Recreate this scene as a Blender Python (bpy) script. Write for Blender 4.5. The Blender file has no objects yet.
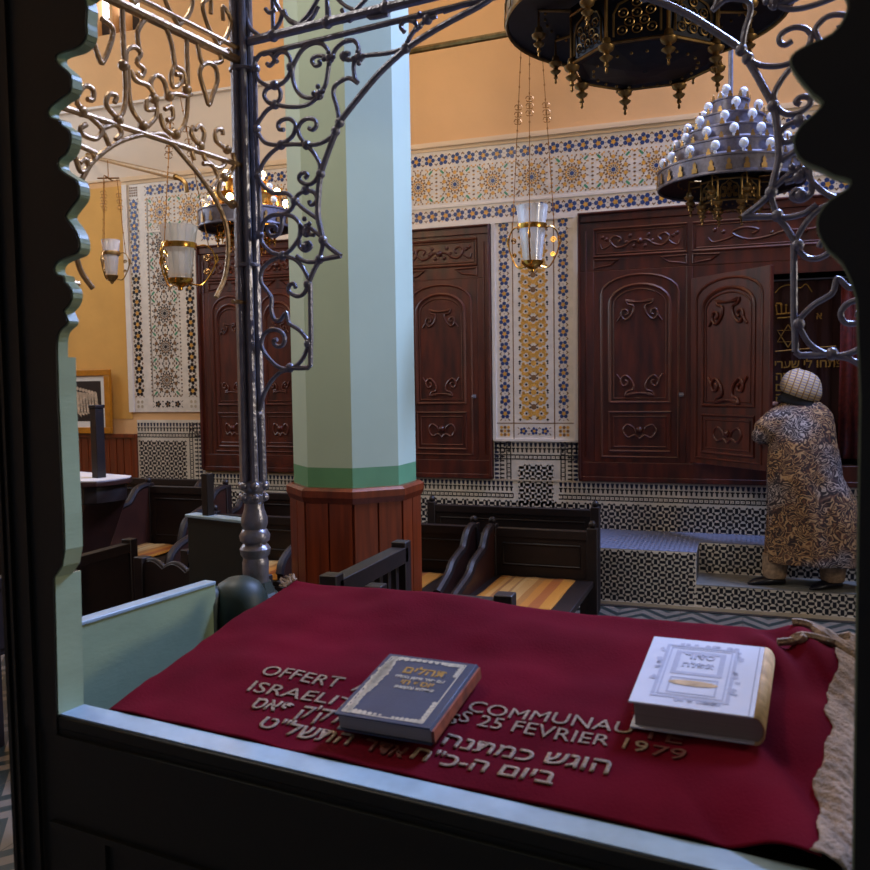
import bpy, bmesh, math, random
from mathutils import Vector, Matrix
R_ = math.radians
PI = math.pi
rnd = random.Random(7)
SC = bpy.context.scene
COL = SC.collection

# ------------------------------------------------------------------ camera
FPX = 870.0
PITCH, ROLL, YW, YB, TAU = [R_(a) for a in (3.43, -.82, 19.57, 27.63, 12.03)]
CAM = Vector((0, 0, 1.585))
def _basis():
    cp, sp = math.cos(PITCH), math.sin(PITCH); cr, sr = math.cos(ROLL), math.sin(ROLL)
    fwd = Vector((0, cp, -sp)); up = Vector((0, sp, cp)); rt = Vector((1, 0, 0))
    r = rt*cr + up*sr; u = -rt*sr + up*cr
    M = Matrix.Rotation(YW, 3, 'Z')
    return M @ r, M @ u, M @ fwd
CR, CU, CF = _basis()
def ray(px, py): return CR*((px-435)/FPX) - CU*((py-435)/FPX) + CF
def on_plane(px, py, p, n):
    d = ray(px, py); return CAM + d*((Vector(p)-CAM).dot(n)/d.dot(n))
def on_y(px, py, y): return on_plane(px, py, (0, y, 0), Vector((0, 1, 0)))
def on_z(px, py, z): return on_plane(px, py, (0, 0, z), Vector((0, 0, 1)))
cam_d = bpy.data.cameras.new('camera'); cam = bpy.data.objects.new('camera', cam_d); COL.objects.link(cam)
cam_d.sensor_width = 36; cam_d.lens = 36; cam_d.clip_start = .05
m = Matrix((CR, CU, -CF)).transposed().to_4x4(); m.translation = CAM; cam.matrix_world = m
cam_d.dof.use_dof = True; cam_d.dof.focus_distance = 3.2; cam_d.dof.aperture_fstop = 10
SC.camera = cam
# frame of the reading platform: u along its front rail, v away from the reader
AB = YB - YW
BU = Vector((math.cos(AB), -math.sin(AB), 0)); BV = Vector((math.sin(AB), math.cos(AB), 0))
P0 = on_z(83, 704, CAM.z-.5); P0.z = 0
def loc_uvz(P): d = P-P0; return (d.dot(BU), d.dot(BV), P.z)
def at_v(px, py, v): return loc_uvz(on_plane(px, py, P0+BV*v, BV))
def at_u(px, py, u): return loc_uvz(on_plane(px, py, P0+BU*u, BU))
RZ = CAM.z-.5     # height of the front rail

# ------------------------------------------------------------------ materials
def lin(h):
    h = h.lstrip('#'); o = []
    for i in (0, 2, 4):
        c = int(h[i:i+2], 16)/255; o.append(c/12.92 if c <= .04045 else ((c+.055)/1.055)**2.4)
    return (*o, 1)
def mat(name, col, rough=.5, metal=0., var=.12, scale=12., bump=0., bscale=60., coat=0., stretch=None, col2=None, emis=None, es=0., sheen=0.):
    ma = bpy.data.materials.new(name); ma.use_nodes = True
    nt = ma.node_tree; N = nt.nodes; L = nt.links; bs = N['Principled BSDF']
    c = lin(col) if isinstance(col, str) else (*col, 1)
    bs.inputs['Roughness'].default_value = rough; bs.inputs['Metallic'].default_value = metal
    if coat: bs.inputs['Coat Weight'].default_value = coat; bs.inputs['Coat Roughness'].default_value = .25
    if sheen: bs.inputs['Sheen Weight'].default_value = sheen
    tc = N.new('ShaderNodeTexCoord'); src = tc.outputs['Object']
    if stretch:
        mp = N.new('ShaderNodeMapping'); mp.inputs['Scale'].default_value = stretch; L.new(src, mp.inputs[0]); src = mp.outputs[0]
    if var or col2:
        n = N.new('ShaderNodeTexNoise'); n.inputs['Scale'].default_value = scale; n.inputs['Detail'].default_value = 5
        L.new(src, n.inputs['Vector'])
        r = N.new('ShaderNodeValToRGB'); r.color_ramp.elements[0].position = .3; r.color_ramp.elements[1].position = .7
        if col2: a, b = lin(col2), c
        else: a = tuple(x*(1-var) for x in c[:3])+(1,); b = tuple(min(1, x*(1+var)) for x in c[:3])+(1,)
        r.color_ramp.elements[0].color = a; r.color_ramp.elements[1].color = b
        L.new(n.outputs['Fac'], r.inputs[0]); L.new(r.outputs[0], bs.inputs['Base Color'])
    else: bs.inputs['Base Color'].default_value = c
    if bump:
        n2 = N.new('ShaderNodeTexNoise'); n2.inputs['Scale'].default_value = bscale; n2.inputs['Detail'].default_value = 4
        L.new(src, n2.inputs['Vector'])
        b2 = N.new('ShaderNodeBump'); b2.inputs['Strength'].default_value = bump; b2.inputs['Distance'].default_value = .01
        L.new(n2.outputs['Fac'], b2.inputs['Height']); L.new(b2.outputs[0], bs.inputs['Normal'])
    if emis: bs.inputs['Emission Color'].default_value = lin(emis); bs.inputs['Emission Strength'].default_value = es
    return ma
M = {}
M['plaster'] = mat('ochre plaster', '#dcae7a', .9, var=.07, scale=1.6, bump=.15, bscale=25)
M['plaster_pale'] = mat('pale plaster', '#dcc3a2', .9, var=.05, scale=1.4, bump=.15, bscale=25)
M['plaster_lit'] = mat('plaster with window light', '#d8c8b6', .9, var=.05, scale=1.4)  # paleness stands for window light on the ochre wall
M['plaster_grey'] = mat('grey plaster', '#77757a', .9, var=.05, scale=1.4)
M['plaster_unlit'] = mat('ochre plaster out of window light', '#d8a456', .9, var=.08, scale=2.5, bump=.15, bscale=25)  # same ochre wall, deepened where window light is missing
M['white_trim'] = mat('white painted trim', '#e2d8cc', .6, var=.05)
M['tile_white'] = mat('white glazed tile', '#dcd2c6', .35, var=.08, scale=20)
M['grout'] = mat('dirty pale grout', '#b6a68e', .7, var=.15, scale=6)
M['blue'] = mat('cobalt glaze', '#2e4378', .3, var=.25, scale=30)
M['yellow'] = mat('honey glaze', '#d9a24a', .35, var=.2, scale=30)
M['tan'] = mat('tan glaze', '#7f5c38', .4, var=.2, scale=30)
M['green_t'] = mat('green glaze', '#3f8a62', .35, var=.2, scale=30)
M['black_t'] = mat('black glaze', '#17171d', .3, var=.3, scale=30)
M['blueblack'] = mat('midnight glaze', '#1b2340', .3, var=.3, scale=30)
M['zwhite'] = mat('bone white mosaic', '#d3cabb', .4, var=.12, scale=9)
M['ledge_t'] = mat('blue grey mosaic', '#686c80', .75, var=.1, scale=30)
M['wood_red'] = mat('dark red varnished cedar', '#5a210f', .42, var=.5, scale=3, stretch=(5, 5, .9), coat=.12, col2='#2c0c07', bump=.08, bscale=20)
M['wood_red2'] = mat('worn red cedar carving', '#5c2410', .4, var=.35, scale=4, coat=.12, col2='#38120a')
M['wood_pil'] = mat('orange varnished pine', '#6a2a0e', .35, var=.4, scale=4, stretch=(8, 8, .5), coat=.25)
M['wood_dark'] = mat('almost black walnut', '#180b08', .5, var=.35, scale=5, stretch=(3, 3, 3), coat=.0, bump=.05)
M['wood_brown'] = mat('brown bench wood', '#32170e', .45, var=.3, scale=5, coat=.1)
M['green_dark'] = mat('dark green enamel', '#131a17', .5, var=.1, scale=8, bump=.05)
M['green_mid'] = mat('bottle green enamel', '#1d302b', .5, var=.1, scale=8)
M['green_lt'] = mat('light green enamel', '#8fa283', .4, var=.06, scale=9, stretch=(1, 1, 3), bump=.05)
M['pil_green'] = mat('pistachio paint', '#acbda8', .65, var=.05, scale=2, bump=.06, bscale=14)
M['pil_band'] = mat('sea green paint', '#5d8f66', .55, var=.08, scale=6, bump=.06, bscale=14)
M['rail'] = mat('enamel with sky light painted in', '#93abb8', .35, var=.12, scale=30, coat=.15)  # pale blue is sky light painted into the rail tops
M['iron'] = mat('silver painted iron', '#7e7f8e', .36, metal=.35, var=.18, scale=40, bump=.25, bscale=90)
M['column'] = mat('bright silver painted iron', '#8c8a92', .3, metal=.6, var=.15, scale=40, bump=.2, bscale=90)
M['iron_warmlit'] = mat('silver painted iron with warm light', '#b8966a', .36, metal=.45, var=.2, scale=40, bump=.25, bscale=90)  # gold tint stands for warm light falling on the side arches
M['brass'] = mat('polished brass', '#d8a24c', .25, metal=1, var=.2, scale=30)
M['old_brass'] = mat('aged brass', '#9c7c4c', .4, metal=.9, var=.3, scale=25)
M['dark_metal'] = mat('blackened metal', '#22232c', .45, metal=.6, var=.3, scale=20)
M['chain'] = mat('dull brass chain', '#9a6a34', .4, metal=.8, var=.1)
M['pewter'] = mat('tin plate', '#6c6874', .45, metal=.55, var=.25, scale=60)
M['bulb'] = mat('frosted lamp glass', '#dbe6ff', .12, var=.02, coat=1)
M['bulb_on'] = mat('glowing lamp glass', '#ffe2b0', .3, var=0, emis='#ffcf8a', es=40)
M['velvet'] = mat('burgundy velvet', '#5a0518', .95, var=.2, scale=6, bump=.12, bscale=260)
M['velvet'].node_tree.nodes['Principled BSDF'].inputs['Specular IOR Level'].default_value = .08
M['fringe'] = mat('tarnished gold fringe', '#8c7660', .8, var=.4, scale=70, bump=.5, bscale=250)
M['thread'] = mat('dull gold embroidery', '#8a745e', .65, var=.4, scale=200, bump=.3, bscale=400)
M['thread_dim'] = mat('worn reddish embroidery', '#5e2a20', .7, var=.2, scale=200)
M['bk_blue'] = mat('navy leatherette', '#2a3650', .4, var=.12, scale=30, bump=.05, bscale=300)
M['bk_silver'] = mat('silver foil', '#b9b4a6', .4, metal=.4, var=.2, scale=150)
M['bk_white'] = mat('white leatherette', '#c6cbda', .5, var=.04, scale=20)
M['bk_grey'] = mat('grey foil print', '#a6abc0', .55, var=.06, scale=100)
M['bk_spine'] = mat('gilt tone with warm light on spine', '#bfa37a', .65, var=.3, scale=60)  # spine's yellow is painted warm light; plain gilt on the label
M['pages'] = mat('grey page block', '#8d8782', .8, var=.15, scale=3, stretch=(2, 2, 600))
M['pages_red'] = mat('worn rust page edge', '#7a3a20', .7, var=.5, scale=60)
M['gold_txt'] = mat('gold thread lettering', '#a07c38', .5, metal=.3, var=.1)
M['curtain'] = mat('dark maroon curtain', '#2c0a0c', .85, var=.2, scale=8)
M['curtain2'] = mat('red brocade curtain', '#5c1a18', .8, var=.4, scale=30)
M['mat_y'] = None
M['skin'] = mat('skin', '#a8745a', .55, var=.06)
M['scarf'] = None
M['black_cloth'] = mat('black cloth', '#060507', .95, var=.1)
M['trouser'] = mat('tan printed trousers', '#8d7358', .8, var=.35, scale=45)
M['shoe'] = mat('black shoe leather', '#101018', .3, var=.1)
M['frame_gold'] = mat('gilt picture frame', '#b9791c', .4, metal=.2, var=.15, scale=15)
M['paper'] = mat('white mount card', '#e4e0da', .8, var=.03)
M['photo_dark'] = mat('dark photograph', '#241a18', .5, var=.3, scale=10)
M['photo_fig'] = mat('pale photograph figures', '#c4ae96', .5, var=.3, scale=25)
M['pane'] = mat('daylit window pane', '#ffffff', .2, var=0, emis='#eef4ff', es=4)
M['grille'] = mat('dark grille', '#3c3a40', .6, var=.2)
M['plastic'] = mat('grey plinth stone', '#6c6a64', .6, var=.2)

def node_mat(name, fn, rough=.7, coat=0.):
    ma = bpy.data.materials.new(name); ma.use_nodes = True; nt = ma.node_tree
    bs = nt.nodes['Principled BSDF']; bs.inputs['Roughness'].default_value = rough
    if coat: bs.inputs['Coat Weight'].default_value = coat
    fn(nt, bs); return ma
def ramp(nt, stops, interp='CONSTANT'):
    r = nt.nodes.new('ShaderNodeValToRGB'); cr = r.color_ramp; cr.interpolation = interp
    while len(cr.elements) < len(stops): cr.elements.new(.5)
    for e, (p, c) in zip(cr.elements, stops): e.position = p; e.color = lin(c)
    return r
def mth(nt, op, a, b=None, c=None):
    n = nt.nodes.new('ShaderNodeMath'); n.operation = op
    for i, x in enumerate((a, b, c)):
        if x is None: continue
        if isinstance(x, (int, float)): n.inputs[i].default_value = x
        else: nt.links.new(x, n.inputs[i])
    return n.outputs[0]
def f_floor(nt, bs):
    tc = nt.nodes.new('ShaderNodeTexCoord'); s = nt.nodes.new('ShaderNodeSeparateXYZ'); nt.links.new(tc.outputs['Object'], s.inputs[0])
    tri = mth(nt, 'PINGPONG', s.outputs['X'], .16)
    y = mth(nt, 'ADD', s.outputs['Y'], mth(nt, 'MULTIPLY', tri, 1.25))
    fr = mth(nt, 'FRACT', mth(nt, 'MULTIPLY', y, 6.2))
    r = ramp(nt, [(0, '#786d61'), (.55, '#23302e')]); nt.links.new(fr, r.inputs[0])
    gx = mth(nt, 'LESS_THAN', mth(nt, 'FRACT', mth(nt, 'MULTIPLY', s.outputs['X'], 2.5)), .012)
    n = nt.nodes.new('ShaderNodeTexNoise'); n.inputs['Scale'].default_value = 4; n.inputs['Detail'].default_value = 6
    nt.links.new(tc.outputs['Object'], n.inputs['Vector'])
    mx = nt.nodes.new('ShaderNodeMix'); mx.data_type = 'RGBA'; mx.blend_type = 'MULTIPLY'; mx.inputs[0].default_value = .5
    nt.links.new(r.outputs[0], mx.inputs[6]); nt.links.new(n.outputs['Fac'], mx.inputs[7])
    m2 = nt.nodes.new('ShaderNodeMix'); m2.data_type = 'RGBA'; nt.links.new(gx, m2.inputs[0])
    nt.links.new(mx.outputs[2], m2.inputs[6]); m2.inputs[7].default_value = lin('#3a332c')
    nt.links.new(m2.outputs[2], bs.inputs['Base Color'])
M['floor'] = node_mat('zigzag cement floor tiles', f_floor, .45, .2)
def f_mat(nt, bs):
    tc = nt.nodes.new('ShaderNodeTexCoord'); s = nt.nodes.new('ShaderNodeSeparateXYZ'); nt.links.new(tc.outputs['Object'], s.inputs[0])
    r = ramp(nt, [(0, '#b98d4c'), (.12, '#a06a28'), (.2, '#b5731e'), (.3, '#9c5410'), (.42, '#b8781a'), (.6, '#b3751c'), (.72, '#bf8a40'), (.78, '#94622c'), (.82, '#c0924e'), (.92, '#9c703a'), (.95, '#c09a5c')])
    mr = mth(nt, 'FRACT', mth(nt, 'MULTIPLY', mth(nt, 'ADD', s.outputs['X'], 1), 2.1)); nt.links.new(mr, r.inputs[0])
    w = nt.nodes.new('ShaderNodeTexWave'); w.inputs['Scale'].default_value = 60; w.inputs['Distortion'].default_value = 1; w.bands_direction = 'X'
    nt.links.new(tc.outputs['Object'], w.inputs['Vector'])
    mx = nt.nodes.new('ShaderNodeMix'); mx.data_type = 'RGBA'; mx.blend_type = 'MULTIPLY'; mx.inputs[0].default_value = .35
    nt.links.new(r.outputs[0], mx.inputs[6]); nt.links.new(w.outputs['Fac'], mx.inputs[7]); nt.links.new(mx.outputs[2], bs.inputs['Base Color'])
M['mat_y'] = node_mat('striped straw mat', f_mat, .85)
def f_robe(nt, bs):
    tc = nt.nodes.new('ShaderNodeTexCoord'); mp = nt.nodes.new('ShaderNodeMapping'); mp.inputs['Scale'].default_value = (1, 1, 1.25)
    nt.links.new(tc.outputs['Object'], mp.inputs[0])
    n0 = nt.nodes.new('ShaderNodeTexNoise'); n0.inputs['Scale'].default_value = 9; nt.links.new(mp.outputs[0], n0.inputs['Vector'])
    ad = nt.nodes.new('ShaderNodeVectorMath'); ad.operation = 'MULTIPLY_ADD'; nt.links.new(n0.outputs['Color'], ad.inputs[0]); ad.inputs[1].default_value = (.12, .12, .12); nt.links.new(mp.outputs[0], ad.inputs[2])
    n = nt.nodes.new('ShaderNodeTexNoise'); n.inputs['Scale'].default_value = 10; n.inputs['Detail'].default_value = 1.0; n.inputs['Distortion'].default_value = 1.6
    nt.links.new(ad.outputs[0], n.inputs['Vector'])
    fr = mth(nt, 'FRACT', mth(nt, 'MULTIPLY', n.outputs['Fac'], 7))
    n2 = nt.nodes.new('ShaderNodeTexNoise'); n2.inputs['Scale'].default_value = 3.2; n2.inputs['Detail'].default_value = 2; nt.links.new(tc.outputs['Object'], n2.inputs['Vector'])
    r1 = ramp(nt, [(0, '#1c100e'), (.35, '#5a351e'), (.62, '#b08a5c'), (.85, '#241410')], 'LINEAR')
    r2 = ramp(nt, [(0, '#1c171c'), (.35, '#4a4046'), (.62, '#b4a8a2'), (.85, '#221b20')], 'LINEAR')
    nt.links.new(fr, r1.inputs[0]); nt.links.new(fr, r2.inputs[0])
    k = ramp(nt, [(.49, '#000000'), (.62, '#ffffff')], 'LINEAR'); nt.links.new(n2.outputs['Fac'], k.inputs[0])
    mx = nt.nodes.new('ShaderNodeMix'); mx.data_type = 'RGBA'; nt.links.new(k.outputs[0], mx.inputs[0])
    nt.links.new(r1.outputs[0], mx.inputs[6]); nt.links.new(r2.outputs[0], mx.inputs[7]); nt.links.new(mx.outputs[2], bs.inputs['Base Color'])
M['robe'] = node_mat('brown and grey swirl print cloth', f_robe, .8)
def f_scarf(nt, bs):
    tc = nt.nodes.new('ShaderNodeTexCoord'); s = nt.nodes.new('ShaderNodeSeparateXYZ'); nt.links.new(tc.outputs['Object'], s.inputs[0])
    z = mth(nt, 'FRACT', mth(nt, 'MULTIPLY', mth(nt, 'ADD', s.outputs['Z'], mth(nt, 'MULTIPLY', s.outputs['X'], .35)), 52))
    x = mth(nt, 'FRACT', mth(nt, 'MULTIPLY', mth(nt, 'ADD', s.outputs['X'], mth(nt, 'MULTIPLY', s.outputs['Z'], -.35)), 24))
    a = mth(nt, 'LESS_THAN', z, .3); b = mth(nt, 'LESS_THAN', x, .22)
    m1 = nt.nodes.new('ShaderNodeMix'); m1.data_type = 'RGBA'; nt.links.new(a, m1.inputs[0]); m1.inputs[6].default_value = lin('#bda682'); m1.inputs[7].default_value = lin('#6f6a86')
    m2 = nt.nodes.new('ShaderNodeMix'); m2.data_type = 'RGBA'; nt.links.new(b, m2.inputs[0]); nt.links.new(m1.outputs[2], m2.inputs[6]); m2.inputs[7].default_value = lin('#8a6a40')
    nt.links.new(m2.outputs[2], bs.inputs['Base Color'])
M['scarf'] = node_mat('checked headscarf cloth', f_scarf, .8)
def f_glass(nt, bs):
    N = nt.nodes; L = nt.links
    t = N.new('ShaderNodeBsdfTransparent'); g = N.new('ShaderNodeBsdfGlossy'); g.inputs['Roughness'].default_value = .12
    lw = N.new('ShaderNodeLayerWeight'); lw.inputs['Blend'].default_value = .45
    a = mth(nt, 'ADD', mth(nt, 'MULTIPLY', lw.outputs['Facing'], .55), .12)
    mx = N.new('ShaderNodeMixShader'); L.new(a, mx.inputs[0]); L.new(t.outputs[0], mx.inputs[1]); L.new(g.outputs[0], mx.inputs[2])
    d = N.new('ShaderNodeBsdfDiffuse'); d.inputs['Color'].default_value = (.9, .88, .85, 1)
    m2 = N.new('ShaderNodeMixShader'); m2.inputs[0].default_value = .30; L.new(mx.outputs[0], m2.inputs[1]); L.new(d.outputs[0], m2.inputs[2])
    L.new(m2.outputs[0], N['Material Output'].inputs['Surface'])
M['glass'] = node_mat('cut lamp glass', f_glass)

# ------------------------------------------------------------------ mesh builder
class MB:
    def __init__(s): s.v = []; s.f = []; s.m = []; s.k = 0
    def mat(s, k): s.k = k; return s
    def add(s, vs, fs, k=None):
        o = len(s.v); s.v += [tuple(v) for v in vs]; s.f += [tuple(i+o for i in f) for f in fs]; s.m += [s.k if k is None else k]*len(fs); return s
    def box(s, x0, x1, y0, y1, z0, z1, k=None, T=None):
        vs = [(x, y, z) for z in (z0, z1) for y in (y0, y1) for x in (x0, x1)]
        if T: vs = [T(v) for v in vs]
        return s.add(vs, [(0, 2, 3, 1), (4, 5, 7, 6), (0, 1, 5, 4), (2, 6, 7, 3), (0, 4, 6, 2), (1, 3, 7, 5)], k)
    def tube(s, pts, r, n=8, k=None, closed=False, caps=True, smooth=0):
        P = [Vector(p) for p in pts]
        if smooth: P = spline(P, smooth, closed)
        rs = r if isinstance(r, (list, tuple)) else [r]*len(P)
        if len(rs) != len(P): rs = [rs[min(int(i*len(rs)/len(P)), len(rs)-1)] for i in range(len(P))]
        if closed: P = P+[P[0]]; rs = list(rs)+[rs[0]]
        t = (P[1]-P[0]).normalized(); up = Vector((0, 0, 1)) if abs(t.z) < .9 else Vector((1, 0, 0))
        a = t.cross(up).normalized(); rings = []
        for i, p in enumerate(P):
            if i == 0: tt = P[1]-P[0]
            elif i == len(P)-1: tt = P[-1]-P[-2]
            else: tt = (P[i+1]-P[i-1])
            if tt.length < 1e-9: tt = t
            tt.normalize(); a = (a-tt*a.dot(tt))
            if a.length < 1e-6: a = tt.orthogonal()
            a.normalize(); b = tt.cross(a)
            rings.append([p+(a*math.cos(2*PI*j/n)+b*math.sin(2*PI*j/n))*rs[i] for j in range(n)])
        vs = [v for q in rings for v in q]; fs = []
        for i in range(len(P)-1):
            for j in range(n): fs.append((i*n+j, i*n+(j+1) % n, (i+1)*n+(j+1) % n, (i+1)*n+j))
        if caps and not closed: fs.append(tuple(range(n))[::-1]); fs.append(tuple((len(P)-1)*n+j for j in range(n)))
        return s.add(vs, fs, k)
    def lathe(s, prof, c=(0, 0, 0), n=24, k=None, a0=0, rot=0, caps=True):
        vs = []; fs = []; N = len(prof)
        for r, z in prof:
            for j in range(n): t = 2*PI*j/n+rot; vs.append((c[0]+r*math.cos(t), c[1]+r*math.sin(t), c[2]+z))
        for i in range(N-1):
            for j in range(n): fs.append((i*n+j, i*n+(j+1) % n, (i+1)*n+(j+1) % n, (i+1)*n+j))
        if caps: fs.append(tuple(range(n))[::-1]); fs.append(tuple((N-1)*n+j for j in range(n)))
        return s.add(vs, fs, k)
    def ball(s, c, r, k=None, n=10, sz=1.):
        pr = [(r*math.sin(PI*i/n), -r*sz*math.cos(PI*i/n)) for i in range(n+1)]; pr[0] = (1e-4, -r*sz); pr[-1] = (1e-4, r*sz)
        return s.lathe(pr, c, n+2, k)
    def poly(s, pts, k=None): return s.add(pts, [tuple(range(len(pts)))], k)
    def prism(s, pts, d, k=None):
        """extrude planar loop pts by vector d"""
        n = len(pts); d = Vector(d); P = [Vector(p) for p in pts]
        vs = P+[p+d for p in P]
        fs = [tuple(range(n)), tuple(range(2*n-1, n-1, -1))]+[(i, i+n, (i+1) % n+n, (i+1) % n) for i in range(n)]
        return s.add(vs, fs, k)
    def build(s, name, mats, parent=None, loc=(0, 0, 0), rotz=0, bevel=0, smooth=True, label=None, angle=40):
        me = bpy.data.meshes.new(name); me.from_pydata(s.v, [], s.f)
        if not isinstance(mats, (list, tuple)): mats = [mats]
        for q in mats: me.materials.append(q)
        me.polygons.foreach_set('material_index', s.m); me.update()
        if len(s.f) < 60000:
            bm = bmesh.new(); bm.from_mesh(me); bmesh.ops.recalc_face_normals(bm, faces=bm.faces[:]); bm.to_mesh(me); bm.free()
        if smooth:
            me.polygons.foreach_set('use_smooth', [True]*len(me.polygons))
            try: me.set_sharp_from_angle(angle=R_(angle))
            except Exception: pass
        o = bpy.data.objects.new(name, me); COL.objects.link(o); o.parent = parent
        o.location = loc; o.rotation_euler.z = rotz
        if bevel:
            b = o.modifiers.new('bevel', 'BEVEL'); b.width = bevel; b.segments = 2; b.limit_method = 'ANGLE'
        if label: o['label'] = label
        return o
def spline(P, k=4, closed=False):
    n = len(P); out = []
    rng = range(n) if closed else range(n-1)
    for i in rng:
        p1, p2 = P[i], P[(i+1) % n]
        p0 = P[(i-1) % n] if closed or i > 0 else p1*2-p2
        p3 = P[(i+2) % n] if closed or i < n-2 else p2*2-p1
        for j in range(k):
            t = j/k
            out.append(.5*((2*p1)+(p2-p0)*t+(2*p0-5*p1+4*p2-p3)*t*t+(-p0+3*p1-3*p2+p3)*t**3))
    if not closed: out.append(P[-1].copy())
    return out
def tag(o, label, cat, group=None):
    o['label'] = label; o['category'] = cat
    if group: o['group'] = group
    return o
def thing(name, label, cat, loc=(0, 0, 0), rotz=0, group=None):
    o = bpy.data.objects.new(name, None); COL.objects.link(o); o.location = loc; o.rotation_euler.z = rotz; o.empty_display_size = .1
    return tag(o, label, cat, group)
def struct(o, label=None):
    o['kind'] = 'structure'
    if label: o['label'] = label
    return o
def copy_tree(o, parent=None):
    c = o.copy(); COL.objects.link(c); c.parent = parent
    for ch in list(o.children): copy_tree(ch, c)
    return c
def text_mesh(txt, size, mats, name, parent, ext=.0006, bold=0.0, space=1.0, align='LEFT', flat=1):
    cu = bpy.data.curves.new(name, 'FONT'); cu.body = txt; cu.size = size; cu.extrude = ext; cu.offset = bold; cu.space_character = space
    cu.align_x = align; cu.resolution_u = 3
    tmp = bpy.data.objects.new('tmp_text', cu); COL.objects.link(tmp)
    dg = bpy.context.evaluated_depsgraph_get(); me = bpy.data.meshes.new_from_object(tmp.evaluated_get(dg))
    bpy.data.objects.remove(tmp); bpy.data.curves.remove(cu); me.materials.clear(); me.materials.append(mats)
    o = bpy.data.objects.new(name, me); COL.objects.link(o); o.parent = parent
    return o

# ------------------------------------------------------------------ the room
WY = 6.944
XL, XR, YF, HC = -8.2, 3.4, -3.0, 6.6
b = MB().box(XL-.3, XR+.3, YF-.3, WY+.6, -.1, 0); struct(b.build('floor', M['floor'], smooth=False), 'zigzag patterned cement tile floor in beige and dark green')
SK = (1.0, 2.9, 4.9, 6.6)      # skylight opening x0 x1 y0 y1
b = MB(); b.box(XL-.3, SK[0], YF-.3, WY+.6, HC, HC+.1); b.box(SK[1], XR+.3, YF-.3, WY+.6, HC, HC+.1); b.box(SK[0], SK[1], YF-.3, SK[2], HC, HC+.1); b.box(SK[0], SK[1], SK[3], WY+.6, HC, HC+.1); struct(b.build('ceiling', M['plaster_pale'], smooth=False), 'plain pale plaster ceiling')
AX0, AX1, AZ0, AZ1 = -.37, 1.22, .94, 2.36        # the open bay of the ark
wins = []
for (x0, x1, yb) in ((95, 110, 35.5), (113, 121.5, 33), (126, 140, 30)):
    p = on_y(x0, yb, WY); q = on_y(x1, yb, WY); wins.append((p.x, q.x))
WZ0, WZD, WZ1 = 4.92, 5.12, 6.0
b = MB()
ws = sorted(wins)
b.box(XL-.3, AX0, WY, WY+.3, 0, WZ0); b.box(AX1, XR+.3, WY, WY+.3, 0, WZ0)
b.box(AX0, AX1, WY, WY+.3, 0, AZ0); b.box(AX0, AX1, WY, WY+.3, AZ1, WZ0)
b.box(XL-.3, XR+.3, WY, WY+.3, WZ1, HC)
xs = [XL-.3]+[v for w in ws for v in w]+[XR+.3]
for i in range(0, len(xs), 2): b.box(xs[i], xs[i+1], WY, WY+.3, WZ0, WZ1)
struct(b.build('wall_back', M['plaster'], smooth=False), 'ochre plastered back wall behind the tiled panels')
b = MB(); b.box(XL-.3, XL, YF, WY, 0, 3.3); b.box(XL-.3, XL, YF, WY, 5.6, HC); b.box(XL-.3, XL, YF, 3.2, 3.3, 5.6); b.box(XL-.3, XL, 6.3, WY, 3.3, 5.6)
struct(b.build('wall_left', M['plaster'], smooth=False))
WR = (1.95, 2.85, 2.15, 2.85)    # daylight opening in the right wall: y0 y1 z0 z1
b = MB(); b.box(XR, XR+.3, YF, WY, 0, WR[2]); b.box(XR, XR+.3, YF, WY, WR[3], HC); b.box(XR, XR+.3, YF, WR[0], WR[2], WR[3]); b.box(XR, XR+.3, WR[1], WY, WR[2], WR[3])
struct(b.build('wall_right', M['plaster_grey'], smooth=False))
b = MB().box(XL-.3, XR+.3, YF-.3, YF, 0, HC); struct(b.build('wall_front', M['plaster_grey'], smooth=False))
for i, (x0, x1) in enumerate(ws):
    w = bpy.data.objects.new('window_%d' % (i+1), None); COL.objects.link(w); w.location = ((x0+x1)/2, WY+.1, WZ0); struct(w, 'high bright window in the upper back wall')
    h = (x1-x0)/2
    MB().box(-h, h, .02, .04, WZD-WZ0, WZ1-WZ0).build('pane', M['pane'], w, smooth=False)
    g = MB().box(-h, h, 0, .03, 0, WZD-WZ0)
    g.build('lattice', M['grille'], w, smooth=False)
def side_window(n, x, y0, y1, z0, z1, nx):
    w = bpy.data.objects.new('window_%d' % n, None); COL.objects.link(w); w.location = (x, (y0+y1)/2, (z0+z1)/2); struct(w)
    a, c = (y1-y0)/2, (z1-z0)/2; g = MB()
    for s in (-1, 1): g.box(-.04, .04, s*a-.04*(s > 0), s*a+.04*(s < 0), -c, c); g.box(-.04, .04, -a, a, s*c-.04*(s > 0), s*c+.04*(s < 0))
    for t in (-.33, .33): g.box(-.02, .02, t*2*a/2-.012, t*a+.012, -c, c)
    g.build('window_frame', M['white_trim'], w, smooth=False)
side_window(4, XR+.15, *WR, -1); side_window(5, XL-.15, 3.2, 6.3, 3.3, 5.6, 1)
# paler slab for window light on the upper wall, deeper ochre where none falls
b = MB().box(XL, on_y(123, 300, WY).x+.07, WY-.006, WY, 1.28, 3.50)
struct(b.build('trim_1', M['plaster_unlit'], smooth=False), 'ochre wall left of the tiled pilaster, deepened where no window light falls')
struct(MB().box(XL, -3.3, WY-.004, WY, 3.57, 4.26).build('trim_7', M['plaster_lit'], smooth=False), 'band of wall above the leftmost cabinet, paled for window light')
# cornice above the frieze
b = MB()
for (d, z0, z1) in ((.02, 3.50, 3.53), (.035, 3.53, 3.556), (.015, 3.556, 3.575)): b.box(on_y(123, 190, WY).x if d != .015 else XL, XR, WY-d, WY, z0, z1)
struct(b.build('trim_2', M['plaster_pale'], smooth=False), 'thin plaster cornice along the top of the tiled frieze')

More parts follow.
